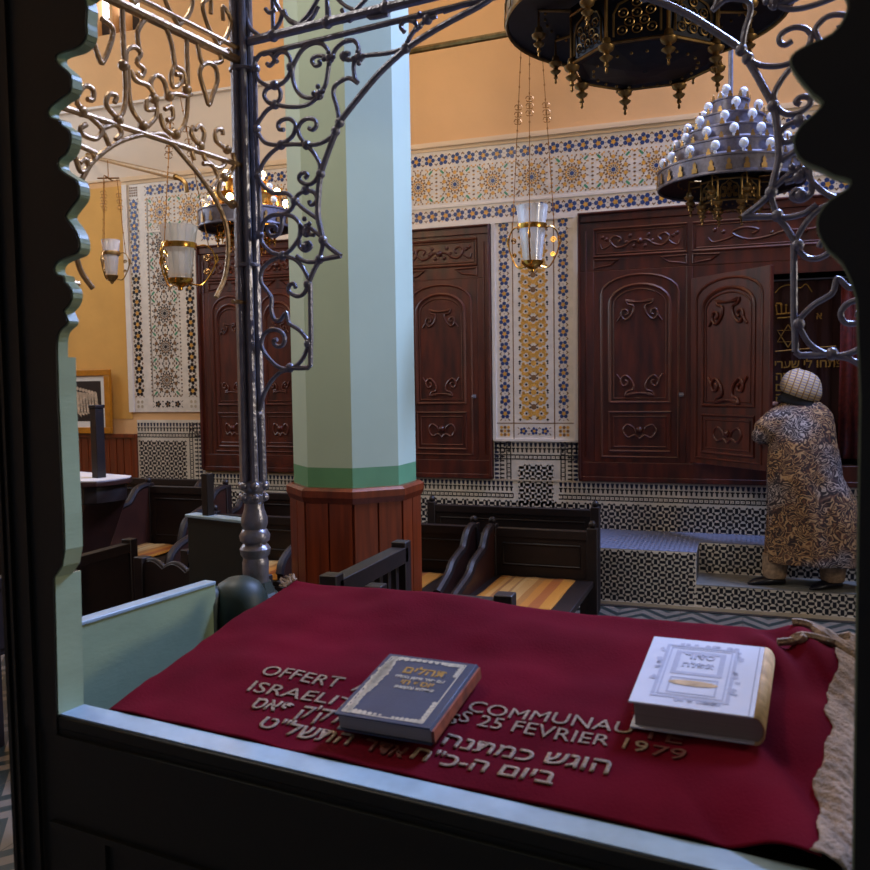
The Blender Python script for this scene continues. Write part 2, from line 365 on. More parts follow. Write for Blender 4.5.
# --- tile pattern polygons, all in (a, b) wall coordinates
def ngon(cx, cy, r, n, rot=0, sx=1, sy=1): return [(cx+r*sx*math.cos(rot+2*PI*i/n), cy+r*sy*math.sin(rot+2*PI*i/n)) for i in range(n)]
def qrot(cx, cy, w, h, ang):
    c, s = math.cos(ang), math.sin(ang)
    return [(cx+x*c-y*s, cy+x*s+y*c) for x, y in ((-w/2, -h/2), (w/2, -h/2), (w/2, h/2), (-w/2, h/2))]
# colour slots: 0 white 1 blue 2 yellow 3 tan 4 green 5 black 6 blueblack
def flowers(out, a0, a1, b0, b1, vertical, pitch, petal=1, heart=2, leaf=3):
    W = (a1-a0) if vertical else (b1-b0); L = (b1-b0) if vertical else (a1-a0)
    n = max(1, round(L/pitch)); p = L/n
    for i in range(n):
        t = (i+.5)*p
        f = (lambda x, y: ((a0+a1)/2+y, b0+t+x)) if vertical else (lambda x, y: (a0+t+x, (b0+b1)/2+y))
        R = min(W, p)*.50; rot = (i % 2)*.5
        def put(poly, k): out.append(([f(x, y) for x, y in poly], k))
        for q in range(5):
            an = rot+2*PI*q/5; put(ngon(R*.62*math.cos(an), R*.62*math.sin(an), R*.37, 6, an), petal)
        put(ngon(0, 0, R*.40, 6, rot), heart)
        for sx in (-1, 1):
            for sy in (-1, 1):
                put(qrot(sx*p*.46, sy*W*.36, p*.20, W*.09, .8*sx*sy), leaf)
            put(ngon(sx*p*.5, 0, W*.05, 4), leaf)
            put(ngon(p*.25*sx, W*.44*sx, W*.05, 4), heart)
def star_cell(out, cx, cy, w, h, centre=1, dark=3, ring=2, corner=4, ring2=5):
    S = min(w, h)
    def put(poly, k): out.append(([(cx+x, cy+y) for x, y in poly], k))
    put(ngon(0, 0, S*.062, 8), centre)
    for i in range(12):
        an = 2*PI*i/12; c, s = math.cos(an), math.sin(an)
        put(qrot(S*.105*c, S*.105*s, S*.06, S*.034, an), ring2)
        an2 = an+PI/12; c2, s2 = math.cos(an2), math.sin(an2)
        put(ngon(S*.165*c2, S*.165*s2, S*.040, 4, an2), ring)
        put(qrot(S*.215*c, S*.215*s, S*.085, S*.046, an), dark)
        put(ngon(S*.265*c2, S*.265*s2, S*.033, 5, an2), ring2)
    for i in range(10):
        an = 2*PI*(i+.5)/10; c, s = math.cos(an), math.sin(an)
        put(ngon(S*.345*c, S*.345*s, S*.062, 6, an), ring)
        for q in (-.16, .16): put(ngon(S*.375*math.cos(an+q*1.2), S*.375*math.sin(an+q*1.2), S*.030, 4, an), dark)
    for i in range(16):
        an = 2*PI*(i+.5)/16; put(qrot(S*.435*math.cos(an), S*.435*math.sin(an), S*.060, S*.034, an), dark if i % 2 else ring2)
    for sx in (-1, 1):
        for sy in (-1, 1):
            put(ngon(sx*S*.45, sy*S*.45, S*.026, 4), dark); put(ngon(sx*S*.40, sy*S*.30, S*.018, 4), dark); put(ngon(sx*S*.30, sy*S*.40, S*.018, 4), dark)
            put(qrot(sx*S*.385, sy*S*.385, S*.13, S*.06, PI/4*sx*sy), corner)
            put(ngon(sx*S*.30, sy*S*.44, S*.03, 6), ring); put(ngon(sx*S*.44, sy*S*.30, S*.03, 6), ring)
    k = 9
    for i in range(k):
        t = -.5+(i+.5)/k
        for (x, y) in ((t*w, -h*.485), (t*w, h*.485), (-w*.49, t*h), (w*.49, t*h)):
            put(qrot(x, y, S*.048, S*.044, PI/4 if i % 2 else 0), dark if i % 2 else ring)
def basket(out, a0, a1, b0, b1, c):
    na = round((a1-a0)/c); nb = round((b1-b0)/c); ca = (a1-a0)/na; cb = (b1-b0)/nb
    for i in range(na):
        for j in range(nb):
            x = a0+(i+.5)*ca; y = b0+(j+.5)*cb
            if (i+j) % 2:
                out.append((qrot(x, y, ca*.50, cb*.84, 0), 5))
                for sx in (-1, 1):
                    for sy in (-1, 1): out.append((qrot(x+sx*ca*.44, y+sy*cb*.42, ca*.40, cb*.25, -sx*sy*PI/4*1.0), 5))
            else:
                out.append((qrot(x, y, ca*.90, cb*.46, 0), 5))
def dentil(out, P, Q, w, pitch, inner=1):
    """a dentil border from P to Q; its outer edge is on the line, the border lies to the left of P->Q when inner = 1"""
    P = Vector(P); Q = Vector(Q); d = Q-P; L = d.length; d.normalize(); nrm = Vector((-d.y, d.x))*inner
    n = max(1, round(L/pitch)); p = L/n
    def put(u0, u1, v0, v1, k, u2=None, u3=None):
        u2 = u0 if u2 is None else u2; u3 = u1 if u3 is None else u3
        out.append(([tuple(P+d*a+nrm*b) for a, b in ((u0, v0), (u1, v0), (u3, v1), (u2, v1))], k))
    for i in range(n):
        t = (i+.5)*p
        put(t-p*.36, t+p*.36, w*.05, w*.26, 6, t-p*.20, t+p*.20)
        put(t-p*.40, t+p*.40, w*.31, w*.38, 5); put(t-p*.19, t+p*.19, w*.38, w*.54, 5)
        put(t-p*.47, t+p*.47, w*.64, w*.70, 5); put(t-p*.47, t+p*.47, w*.84, w*.90, 5)
        put(t-p*.52, t-p*.30, w*.70, w*.84, 5); put(t-p*.07, t+p*.07, w*.75, w*.79, 5)
TM = [M['tile_white'], M['blue'], M['yellow'], M['tan'], M['green_t'], M['black_t'], M['blueblack'], M['zwhite'], M['grout'], M['white_trim']]
def slab(mb, a0, a1, b0, b1, y, d, k): mb.box(a0, a1, y-d, y, b0, b1, k)
def lay(mb, polys, y): 
    for pts, k in polys: mb.poly([(a, y, b_) for a, b_ in pts], k)
# frieze: two flower borders around a row of star tiles
FX0 = -5.33; FX1 = XR
Z = dict(f1b=3.378, f1t=3.478, s_b=3.075, s_t=3.36, f2b=2.915, f2t=3.02)
mb = MB(); o = []
slab(mb, on_y(123, 190, WY).x, FX1, 2.872, 3.50, WY, .012, 0)
flowers(o, FX0, FX1, Z['f1b'], Z['f1t'], False, .116)
flowers(o, -4.72, FX1, Z['f2b'], Z['f2t'], False, .116)
n = round((FX1-FX0)/.318); w = (FX1-FX0)/n
for i in range(n):
    cc = 1; red = 4
    star_cell(o, FX0+(i+.5)*w, (Z['s_b']+Z['s_t'])/2, w, Z['s_t']-Z['s_b'], 1, 3, 2, 4 if i % 4 != 3 else 3, 3)
lay(mb, o, WY-.0135)
mb.box(-4.76, FX1, WY-.026, WY-.012, 2.872, 2.908, 9); mb.box(FX0, FX1, WY-.018, WY-.012, 3.035, 3.055, 9)
fr = mb.build('tile_frieze', TM, smooth=False); fr.name = 'trim_8'; struct(fr, 'long white tile frieze with blue flower borders and star rosettes under the cornice')
# narrow pilaster with the honey coloured arabesque, between the two large cabinets
px0, px1 = -1.95, -1.245
mb = MB(); o = []
slab(mb, px0, px1, 1.108, 2.871, WY, .016, 0)
mb.box(px0, px0+.03, WY-.03, WY-.016, 1.108, 2.871, 9); mb.box(px1-.035, px1, WY-.03, WY-.016, 1.108, 2.871, 9); mb.box(px0, px1, WY-.028, WY-.016, 1.098, 1.118, 9)
flowers(o, -1.895, -1.80, 1.27, 2.90, True, .108); flowers(o, -1.408, -1.318, 1.27, 2.90, True, .108)
lay(mb, o, WY-.0172); o = []
for (a, b0, b1) in ((-1.775, 1.108, 2.87), (-1.437, 1.108, 2.87)): mb.box(a-.004, a+.004, WY-.0172, WY-.016, b0, b1, 3)
mb.box(px0+.03, px1-.035, WY-.0172, WY-.016, 1.243, 1.250, 3)
ax = (-1.731-1.483)/2
y = 1.275
while y < 2.83:
    for j in range(7):
        for sx in (-1, 1):
            an = j*PI/3.5
            o.append((ngon(ax+sx*(.062+.036*math.cos(an)), y+.05+.036*math.sin(an), .017+.004*(j % 2), 6, an), 2))
    o.append((ngon(ax, y+.05, .02, 6), 2)); o.append((ngon(ax, y+.105, .024, 8), 3 if int(y*9) % 2 else 2))
    for sx in (-1, 1):
        o.append((ngon(ax+sx*.062, y+.05, .010, 6), 5)); o.append((ngon(ax+sx*.114, y+.0, .012, 4), 5)); o.append((ngon(ax+sx*.112, y+.055, .011, 5), 2))
        o.append((ngon(ax+sx*.03, y+.10, .010, 4), 5)); o.append((ngon(ax+sx*.085, y+.10, .015, 5), 2)); o.append((ngon(ax+sx*.116, y+.10, .009, 4), 6))
        o.append((qrot(ax+sx*.03, y+.012, .03, .012, sx*.7), 3))
    y += .118
for cxx in (-1.85, -1.36):
    for i in range(3):
        for j in range(3): o.append((ngon(cxx+(i-1)*.03, 1.182+(j-1)*.03, .014, 6), 2 if (i+j) % 2 == 0 else 3))
flowers(o, -1.74, -1.47, 1.148, 1.215, False, .09)
lay(mb, o, WY-.0174)
pl = mb.build('tile_pilaster', TM, smooth=False); pl.name = 'trim_9'; struct(pl, 'tall tile pilaster with honey yellow arabesque between two blue flower borders')
# wide pilaster at the far left
lx0, lx1 = on_y(123, 300, WY).x+.06, -4.765
mb = MB(); o = []
slab(mb, lx0, lx1, 1.345, 2.871, WY, .014, 0)
slab(mb, lx0, FX0-.22, 2.871, 3.50, WY, .014, 0)
mb.box(lx0-.01, lx0+.045, WY-.03, WY-.014, 1.345, 3.5, 9); mb.box(lx1-.02, lx1, WY-.026, WY-.014, 1.345, 2.87, 9)
flowers(o, -5.52, -5.40, 2.66, 3.36, True, .104); o2 = []
flowers(o, -5.52, -5.40, 1.49, 2.66, True, .104, petal=5, heart=2, leaf=3)
flowers(o, -4.915, -4.81, 1.49, 2.87, True, .104, petal=5, heart=2, leaf=3)
n = 5; h = (3.06-1.49)/n
h = 1.57/5
for i in range(5): star_cell(o, -5.15, 1.49+(i+.5)*h, .345, h, [3, 5, 5, 5, 1][i], 5, 3, 4, 5)
for i in range(3): 
    an = -5.26+i*.11; 
flowers(o, -5.31, -4.98, 1.385, 1.455, False, .11, petal=5, heart=3, leaf=5)
for cxx in (-5.46, -4.86):
    for sx in (-1, 1):
        for sy in (-1, 1): o.append((ngon(cxx+sx*.022, 1.42+sy*.022, .017, 5), 8))
for i in range(4):
    for j in range(4): o.append((ngon(-5.46+(i-1.5)*.024, 3.43+(j-1.5)*.024, .010, 6), 3))
for i in range(3):
    o.append((qrot(-5.31+.002, 2.4, .005, 1.9, 0), 8))
lay(mb, o, WY-.0155)
pl = mb.build('tile_pilaster', TM, smooth=False); pl.name = 'trim_10'; struct(pl, 'wide white tile pilaster with star rosettes left of the leftmost cabinet')
# mosaic wainscot
WT = .775      # its top under the cabinets
mb = MB(); o = []
def zbox(a0, a1, b0, b1): mb.box(a0, a1, WY-.008, WY, b0, b1, 7)
zbox(-4.76, XR, 0, WT); zbox(px0, px1, WT, 1.10); mb.box(-4.76, XR, WY-.014, WY-.008, WT-.004, WT+.008, 8)
zbox(lx0+.06, -4.76, 0, 1.27)
y0 = .586
basket(o, -4.76, XR, .396, .605, .047); basket(o, -4.76, -1.3, .03, .396, .047)
for (P, Q) in (((XR, WT), (px1+.0, WT)), ((px0, WT), (-4.76, WT)), ((px1, WT-.0), (px1, 1.10)), ((px1, 1.10), (px0, 1.10)), ((px0, 1.10), (px0, WT))):
    pass
DW = .165; dp = .0375
dentil(o, (XR, WT), (px1-.165, WT), DW, dp); dentil(o, (px0+.165, WT), (-4.76, WT), DW, dp)
dentil(o, (px1, WT), (px1, 1.095), DW, dp); dentil(o, (px1, 1.095), (px0, 1.095), DW, dp); dentil(o, (px0, 1.095), (px0, WT), DW, dp)
o.append(([(px0+.20, .56), (px1-.20, .56), (px1-.20, .91), (px0+.20, .91)], 7))
basket(o, px0+.21, px1-.21, .575, .905, .047)
dentil(o, (-4.775, 0.2), (-4.775, 1.25), DW, dp); dentil(o, (-4.78, 1.25), (lx0+.06, 1.25), DW, dp)
basket(o, lx0+.08, -4.96, .3, 1.07, .047)
lay(mb, o, WY-.0092)
for i, (p, k) in enumerate(o): pass
struct(mb.build('trim_3', TM, smooth=False), 'black and white mosaic wainscot running below the cabinets')
# tiled ledge with the low step cut into it
LX0, LZ, LY, SX, SZ, SY = -1.22, .40, 6.14, -.30, .178, 6.53
mb = MB(); o = []
mb.box(LX0, SX, LY, WY-.008, 0, LZ, 7); mb.box(SX, XR, SY, WY-.008, 0, LZ, 7); mb.box(SX, XR, LY, SY, 0, SZ, 7)
def layh(a0, a1, y0, y1, z, c):
    na = round((a1-a0)/c); nb = max(1, round((y1-y0)/c)); ca = (a1-a0)/na; cb = (y1-y0)/nb
    for i in range(na):
        for j in range(nb):
            if (i+j) % 2: mb.poly([(x, yy, z) for x, yy in qrot(a0+(i+.5)*ca, y0+(j+.5)*cb, ca*.55, cb*.55, PI/4)], 6)
mb.box(LX0, SX, LY, WY-.01, LZ, LZ+.003, 10); mb.box(SX, XR, SY, WY-.01, LZ, LZ+.003, 10); layh(LX0, SX, LY+.01, WY-.02, LZ+.0036, .034); layh(SX, XR, SY+.01, WY-.02, LZ+.0036, .034)
mb.box(SX, XR, LY-.004, SY, SZ, SZ+.004, 11)
basket(o, LX0+.01, SX-.01, .03, LZ-.01, .047); lay(mb, o, LY-.0012); o = []
basket(o, SX, XR, .03, SZ-.008, .047); lay(mb, o, LY-.0012); o = []
basket(o, SX+.005, XR, SZ+.01, LZ-.008, .047); lay(mb, o, SY-.0012); o = []
mb.box(LX0, XR, LY-.006, LY, 0, .028, 8); mb.box(LX0, XR, LY-.05, LY, 0, .004, 5)
basket(o, SY-.38, SY, SZ+.01, LZ-.008, .047)
for pts, k in o: mb.poly([(SX+.0012, a, b_) for a, b_ in pts], k)
TM2 = TM+[M['ledge_t'], M['plastic']]
struct(mb.build('trim_4', TM2, smooth=False), 'mosaic tiled ledge along the back wall with a lower step in front of the ark')
# wooden wainscot and cap at the far left
mb = MB(); mb.box(XL, lx0+.055, WY-.03, WY, 0, 1.10)
x = XL
while x < lx0: mb.box(x, x+.075, WY-.036, WY-.03, .02, 1.09); x += .085
mb.box(XL, lx0+.055, WY-.055, WY, 1.10, 1.135)
struct(mb.build('trim_5', M['wood_pil'], smooth=False), 'red brown boarded wooden wainscot at the far left of the back wall')

# ------------------------------------------------------------------ cabinets and ark
def arch_pts(x0, x1, z0, zs, zt, n=10):
    c = (x0+x1)/2; a = (x1-x0)/2
    return [(x0, z0), (x0, zs)]+[(c-a*math.cos(PI*i/n), zs+(zt-zs)*math.sin(PI*i/n)) for i in range(1, n)]+[(x1, zs), (x1, z0)]
def ornament(mb, cx, cz, s, up, y):
    """a carved bracket: two facing scrolls under a little crown bar"""
    for sx in (-1, 1):
        P = [(.02, .13), (.085, .135), (.115, .15), (.10, .115), (.055, .10), (.05, .06), (.075, .01), (.12, -.02), (.155, .02), (.14, .065), (.105, .06), (.10, .03), (.12, .02)]
        mb.tube([(cx+sx*a*s, y, cz+up*b_*s) for a, b_ in P], .0105*s/1.0, 6, smooth=3)
        mb.tube([(cx+sx*a*s, y, cz+up*b_*s) for a, b_ in [(.155, .02), (.175, -.01), (.19, -.03)]], .009*s, 6, smooth=2)
    mb.tube([(cx-.10*s, y, cz+up*.15*s), (cx, y, cz+up*.128*s), (cx+.10*s, y, cz+up*.15*s)], .009*s, 6, smooth=3)
def leaf(parent, W, H, mirror=False, handle=False, name='door'):
    """hinged leaf: origin bottom left, front towards -Y"""
    d = MB(); d.box(0, W, -.018, .018, 0, H)
    o = d.build(name, M['wood_red'], parent, bevel=.004, smooth=False)
    k = W/.72
    mo = MB(); c = W/2; y = -.018
    f = H/1.46
    A = arch_pts(c-.30*k, c+.30*k, .045, 1.28*f, 1.42*f)
    mo.tube([(a, y, b_) for a, b_ in A], .011, 6, closed=True)
    A = arch_pts(c-.235*k, c+.235*k, .46*f, 1.20*f, 1.345*f, 12)
    mo.tube([(a, y, b_) for a, b_ in A], .015, 6, closed=True)
    A = arch_pts(c-.205*k, c+.205*k, .49*f, 1.19*f, 1.31*f, 12)
    mo.tube([(a, y-.002, b_) for a, b_ in A], .006, 6, closed=True)
    for q, r in ((.24, .012), (.205, .007)):
        mo.tube([(c-q*k, y, .09+(.24-q)), (c+q*k, y, .09+(.24-q)), (c+q*k, y, .385*f-(.24-q)), (c-q*k, y, .385*f-(.24-q))], r, 6, closed=True)
    mo.build('molding', M['wood_red2'], o)
    ca = MB(); ornament(ca, c, 1.10*f, .92*k, 1, y-.006); ca.build('carved_bracket', M['wood_red2'], o)
    ca = MB(); ornament(ca, c, .645*f, .95*k, -1, y-.006)
    ca.build('carved_bracket', M['wood_red2'], o)
    ca = MB()
    for sx in (-1, 1):
        ca.tube([(c+sx*a*k, y, .22*f+b_) for a, b_ in [(0, -.04), (.04, -.01), (.09, -.03), (.13, .02), (.10, .07), (.05, .05), (.03, .01)]], .010, 6, smooth=3)
    ca.ball((c, y, .25*f), .028, None, 6)
    ca.build('carved_ornament', M['wood_red2'], o)
    if handle:
        h = MB(); h.box(W-.06, W-.02, y-.008, y, .50*f, .53*f); h.tube([(W-.05, y-.01, .515*f), (W-.05, y-.03, .515*f), (W-.015, y-.03, .515*f)], .005, 6)
        h.build('handle', M['iron'], o)
    return o
def leafy_panel(parent, x0, x1, z0, z1, y):
    mb = MB(); w = x1-x0; h = z1-z0; c = (x0+x1)/2; cz = (z0+z1)/2
    for r, q in ((.012, 0), (.006, .022)):
        mb.tube([(x0+q, y, z0+q), (x1-q, y, z0+q), (x1-q, y, z1-q), (x0+q, y, z1-q)], r, 6, closed=True)
    for sx in (-1, 1):
        P = [(0, 0), (.08, .02), (.16, -.15), (.25, -.2), (.32, .05), (.27, .22), (.20, .12), (.23, -.02)]
        mb.tube([(c+sx*a*w, y, cz+b_*h) for a, b_ in P], .010, 6, smooth=3)
        mb.tube([(c+sx*a*w, y, cz+b_*h) for a, b_ in [(.30, -.02), (.36, -.18), (.41, -.22), (.43, -.05)]], .008, 6, smooth=3)
        for a, b_ in ((.10, .2), (.14, -.02), (.36, .12), (.40, .2), (.06, -.18)):
            mb.ball((c+sx*a*w, y+.004, cz+b_*h), .017, None, 5)
    mb.ball((c, y, cz), .026, None, 6)
    return mb.build('carved_panel', M['wood_red2'], parent)
def spandrels(mb, x0, x1, zb, zt, y, e_):
    for (a, s) in (((x0, 1), (x1, -1))[e_],):
        mb.tube([(a, y, zt), (a+s*.19, y, zt-.005), (a+s*.13, y, zt-.045), (a+s*.05, y, zt-.055), (a, y, zb+.02)], .008, 6, closed=True)
def surround(parent, x0, x1, z0, z1, bays, opens=()):
    """frame face built round the bays; x relative to the parent's own origin"""
    mb = MB()
    mb.box(x0, x1, -.045, 0, z1-.075, z1); mb.box(x0, x1, -.04, 0, z0, z0+.155)
    mb.box(x0, x1, -.055, -.0, z1-.022, z1); mb.box(x0, x1, -.05, 0, z0, z0+.04)
    hz = 2.44                      # underside of the header
    mb.box(x0, x1, -.032, 0, hz, z1-.075)
    xs = [x0]+[v for q in bays for v in q]+[x1]
    for i in range(0, len(xs), 2): mb.box(xs[i], xs[i+1], -.038, 0, z0+.10, hz)
    for i in range(0, len(xs), 2):
        w = xs[i+1]-xs[i]
        if w > .06: mb.tube([((xs[i]+xs[i+1])/2, -.038, z0+.2), ((xs[i]+xs[i+1])/2, -.038, z1-.14)], .008, 6)
    mb.tube([(x0+.01, -.055, z0+.02), (x0+.01, -.055, z1-.01), (x1-.01, -.055, z1-.01), (x1-.01, -.055, z0+.02)], .014, 6)
    o = mb.build('frame', M['wood_red'], parent, bevel=.004)
    for (a, c) in bays:
        leafy_panel(o, a-.0, c+.0, 2.55, 2.76, -.034)
        for e_ in (0, 1):
            s = MB(); spandrels(s, a, c, hz, hz+.085, -.036, e_); s.build('carved_spandrel', M['wood_red2'], o)
    return o
# the ark: left leaf shut, middle leaf open, right leaf shut
CZ0, CZ1 = .785, 2.895
ark = thing('torah_ark', 'largest dark red carved cabinet with one door swung open on a dark curtained interior', 'ark', (-1.24, WY, 0))
ax1 = 2.06+1.24
surround(ark, 0, ax1, CZ0, CZ1, [(.125, .825), (.87, 2.42), (2.47, 3.17)])
def place(o, x, y, z, rz=0): o.location = (x, y, z); o.rotation_euler.z = rz
place(leaf(ark, .70, 1.50, handle=True), .125, -.018, .94)
place(leaf(ark, .70, 1.50), 2.47, -.018, .94)
hx, hy = -.37+1.24, -.03
fx, fy = on_y(772, 268, 6.33).x+1.24, 6.33-WY
wd = math.hypot(fx-hx, fy-hy)
op = leaf(ark, wd, 1.395); place(op, hx, hy, .95, math.atan2(fy-hy, fx-hx))
op['label'] = 'open carved door leaf'
# fixed upper strip above the open bay and its second leaf folded against the side
mb = MB(); mb.box(.87, 2.42, -.03, 0, 2.345, 2.44); mb.build('rail', M['wood_red'], ark, bevel=.003)
# recess lining
rec = MB(); D = .42
rec.box(.87, 2.46, D, D+.02, .94, 2.36); rec.box(.87, .875, 0, D, .94, 2.36); rec.box(2.455, 2.46, 0, D, .94, 2.36); rec.box(.87, 2.46, 0, D, 2.355, 2.36); rec.box(.87, 2.46, 0, D, .94, .945)
rec.build('interior', M['wood_dark'], ark, smooth=False)
# curtain inside the ark
cu_y = WY+.10
cur = thing('ark_curtain', 'dark maroon curtain with gold embroidered letters and a six pointed star inside the open ark', 'curtain', (-.34, cu_y, .97))
mb = MB(); nx, nz = 110, 8; Wc, Hc = 1.12, 1.33
vs = [(i/nx*Wc, .012*math.sin(i*.55)+.004*math.sin(i*1.3), j/nz*Hc) for j in range(nz+1) for i in range(nx+1)]
fs = [(j*(nx+1)+i, j*(nx+1)+i+1, (j+1)*(nx+1)+i+1, (j+1)*(nx+1)+i) for j in range(nz) for i in range(nx)]
mb.add(vs, fs); cb = mb.build('curtain_cloth', M['curtain'], cur)
md = cb.modifiers.new('thick', 'SOLIDIFY'); md.thickness = .003
def cpos(px, py): p = on_y(px, py, cu_y-.018); return (p.x+.34, -.02, p.z-.97)
g = MB()
def st_line(a, c, r=.004): g.tube([cpos(*a), cpos(*c)], r, 5)
st_line((775, 351.5), (836, 346), .005)
cs = cpos(788, 336); R0 = .085
for rot in (PI/2, -PI/2):
    T3 = [(cs[0]+R0*math.cos(rot+2*PI*i/3), cs[1], cs[2]+R0*math.sin(rot+2*PI*i/3)) for i in range(3)]
    g.tube(T3, .0045, 5, closed=True)
g.tube([cpos(775, 293), cpos(781, 287), cpos(790, 285), cpos(800, 288), cpos(806, 284), cpos(812, 292)], .004, 5, smooth=3)
# a crown above the star
c0 = cpos(786, 314)
g.tube([(c0[0]-.07, c0[1], c0[2]), (c0[0]+.07, c0[1], c0[2]+.008)], .006, 5); g.tube([(c0[0]-.06, c0[1], c0[2]-.03), (c0[0]+.06, c0[1], c0[2]-.022)], .006, 5)
for i in range(5): g.tube([(c0[0]-.06+.03*i, c0[1], c0[2]), (c0[0]-.07+.035*i, c0[1], c0[2]+.06)], .005, 5); g.ball((c0[0]-.07+.035*i, c0[1], c0[2]+.065), .009, None, 5)
g.build('gold_embroidery', M['gold_txt'], cur)
def cur_text(t, px, py, size):
    o = text_mesh(t, size, M['gold_txt'], 'lettering', cur, .0008, .0015); p = cpos(px, py)
    o.location = (p[0], p[1], p[2]); o.rotation_euler = (R_(90), 0, 0)
cur_text('ר', 776, 310, .09); cur_text('ו', 790, 307, .09); cur_text('א', 816, 319, .07)
cur_text('פתחו לי שערי'[::-1], 774, 368, .085)
cur_text('אודה'[::-1], 775, 380, .085)
cur_text('אבוא בם'[::-1], 775, 391, .085); cur_text('צדק'[::-1], 775, 401, .085)
rod = MB(); a, c = on_y(776, 280.5, cu_y-.02), on_y(858, 276, cu_y-.02); rod.tube([(-.36, a.y, a.z), (1.20, a.y, a.z)], .006, 8)
tag(rod.build('curtain_rod', M['iron']), 'thin bright rod across the top of the open ark', 'curtain rod')
mb = MB(); vs = []; xa = on_y(839, 350, cu_y-.1).x
n = 40
vs = [(xa+.012*j+i/n*.40, WY+.03+.018*math.sin(i*.9), .99+j*1.26) for j in (0, 1) for i in range(n+1)]
fs = [(i, i+1, n+2+i, n+1+i) for i in range(n)]
mb.add(vs, fs); sc = mb.build('side_curtain', M['curtain2']); md = sc.modifiers.new('thick', 'SOLIDIFY'); md.thickness = .004
tag(sc, 'red brocade curtain gathered at the right side of the open ark', 'curtain')
# cabinets left of the ark
def cabinet(x0, x1, z0, z1, label):
    t = thing('wall_cabinet', label, 'cabinet', (x0, WY, 0)); W = x1-x0; h = (W-.30)/2
    surround(t, 0, W, z0, z1, [(.115, .115+h), (W-.115-h, W-.115)])
    place(leaf(t, h, 1.50), .115, -.018, .94); place(leaf(t, h, 1.50, handle=True), W-.115-h, -.018, .94)
    return t
cabinet(-3.55, -1.955, .785, 2.87, 'dark red carved cabinet between the green pillar and the honey coloured tile pilaster')
cabinet(-4.76, -3.60, .80, 2.87, 'leftmost dark red carved cabinet seen between the iron column and the wide tile pilaster')

# ------------------------------------------------------------------ green pillar
pc = CAM+ray(357.5, 590)*4.6
pil = thing('octagonal_pillar', 'pale green painted octagonal pillar standing on a varnished wooden casing', 'pillar', (pc.x, pc.y, 0))
RP = .3125/math.cos(PI/8)/1.06
rot8 = PI/8
def octo(prof, rot=rot8, n=8):
    return MB().lathe(prof, n=n, rot=rot)
octo([(RP*1.0, 1.175), (RP*.985, HC)]).build('shaft', M['pil_green'], pil, smooth=False)
octo([(RP*1.0, 1.06), (RP*1.0, 1.175)]).build('painted_band', M['pil_band'], pil, smooth=False)
mb = MB(); Rb = RP*1.055
mb.lathe([(Rb*.99, 0), (Rb*.99, 1.0)], n=8, rot=rot8)
for i in range(8):
    a0 = rot8+2*PI*i/8; a1 = rot8+2*PI*(i+1)/8
    A = Vector((Rb*math.cos(a0), Rb*math.sin(a0), 0)); B_ = Vector((Rb*math.cos(a1), Rb*math.sin(a1), 0))
    k = 2
    for j in range(k):
        s = A.lerp(B_, (j+.03)/k); e = A.lerp(B_, (j+.97)/k); nn = (A+B_).normalized()*.008
        mb.prism([s, e, e+nn, s+nn], (0, 0, 1.0))
cs_ = mb.build('wooden_casing', M['wood_pil'], pil, smooth=False, bevel=.002)
octo([(Rb*.9, 1.0), (Rb*1.03, 1.0), (Rb*1.07, 1.03), (Rb*1.07, 1.062), (Rb*1.02, 1.075), (RP*.9, 1.078)]).build('cap_molding', M['wood_pil'], cs_, smooth=False)

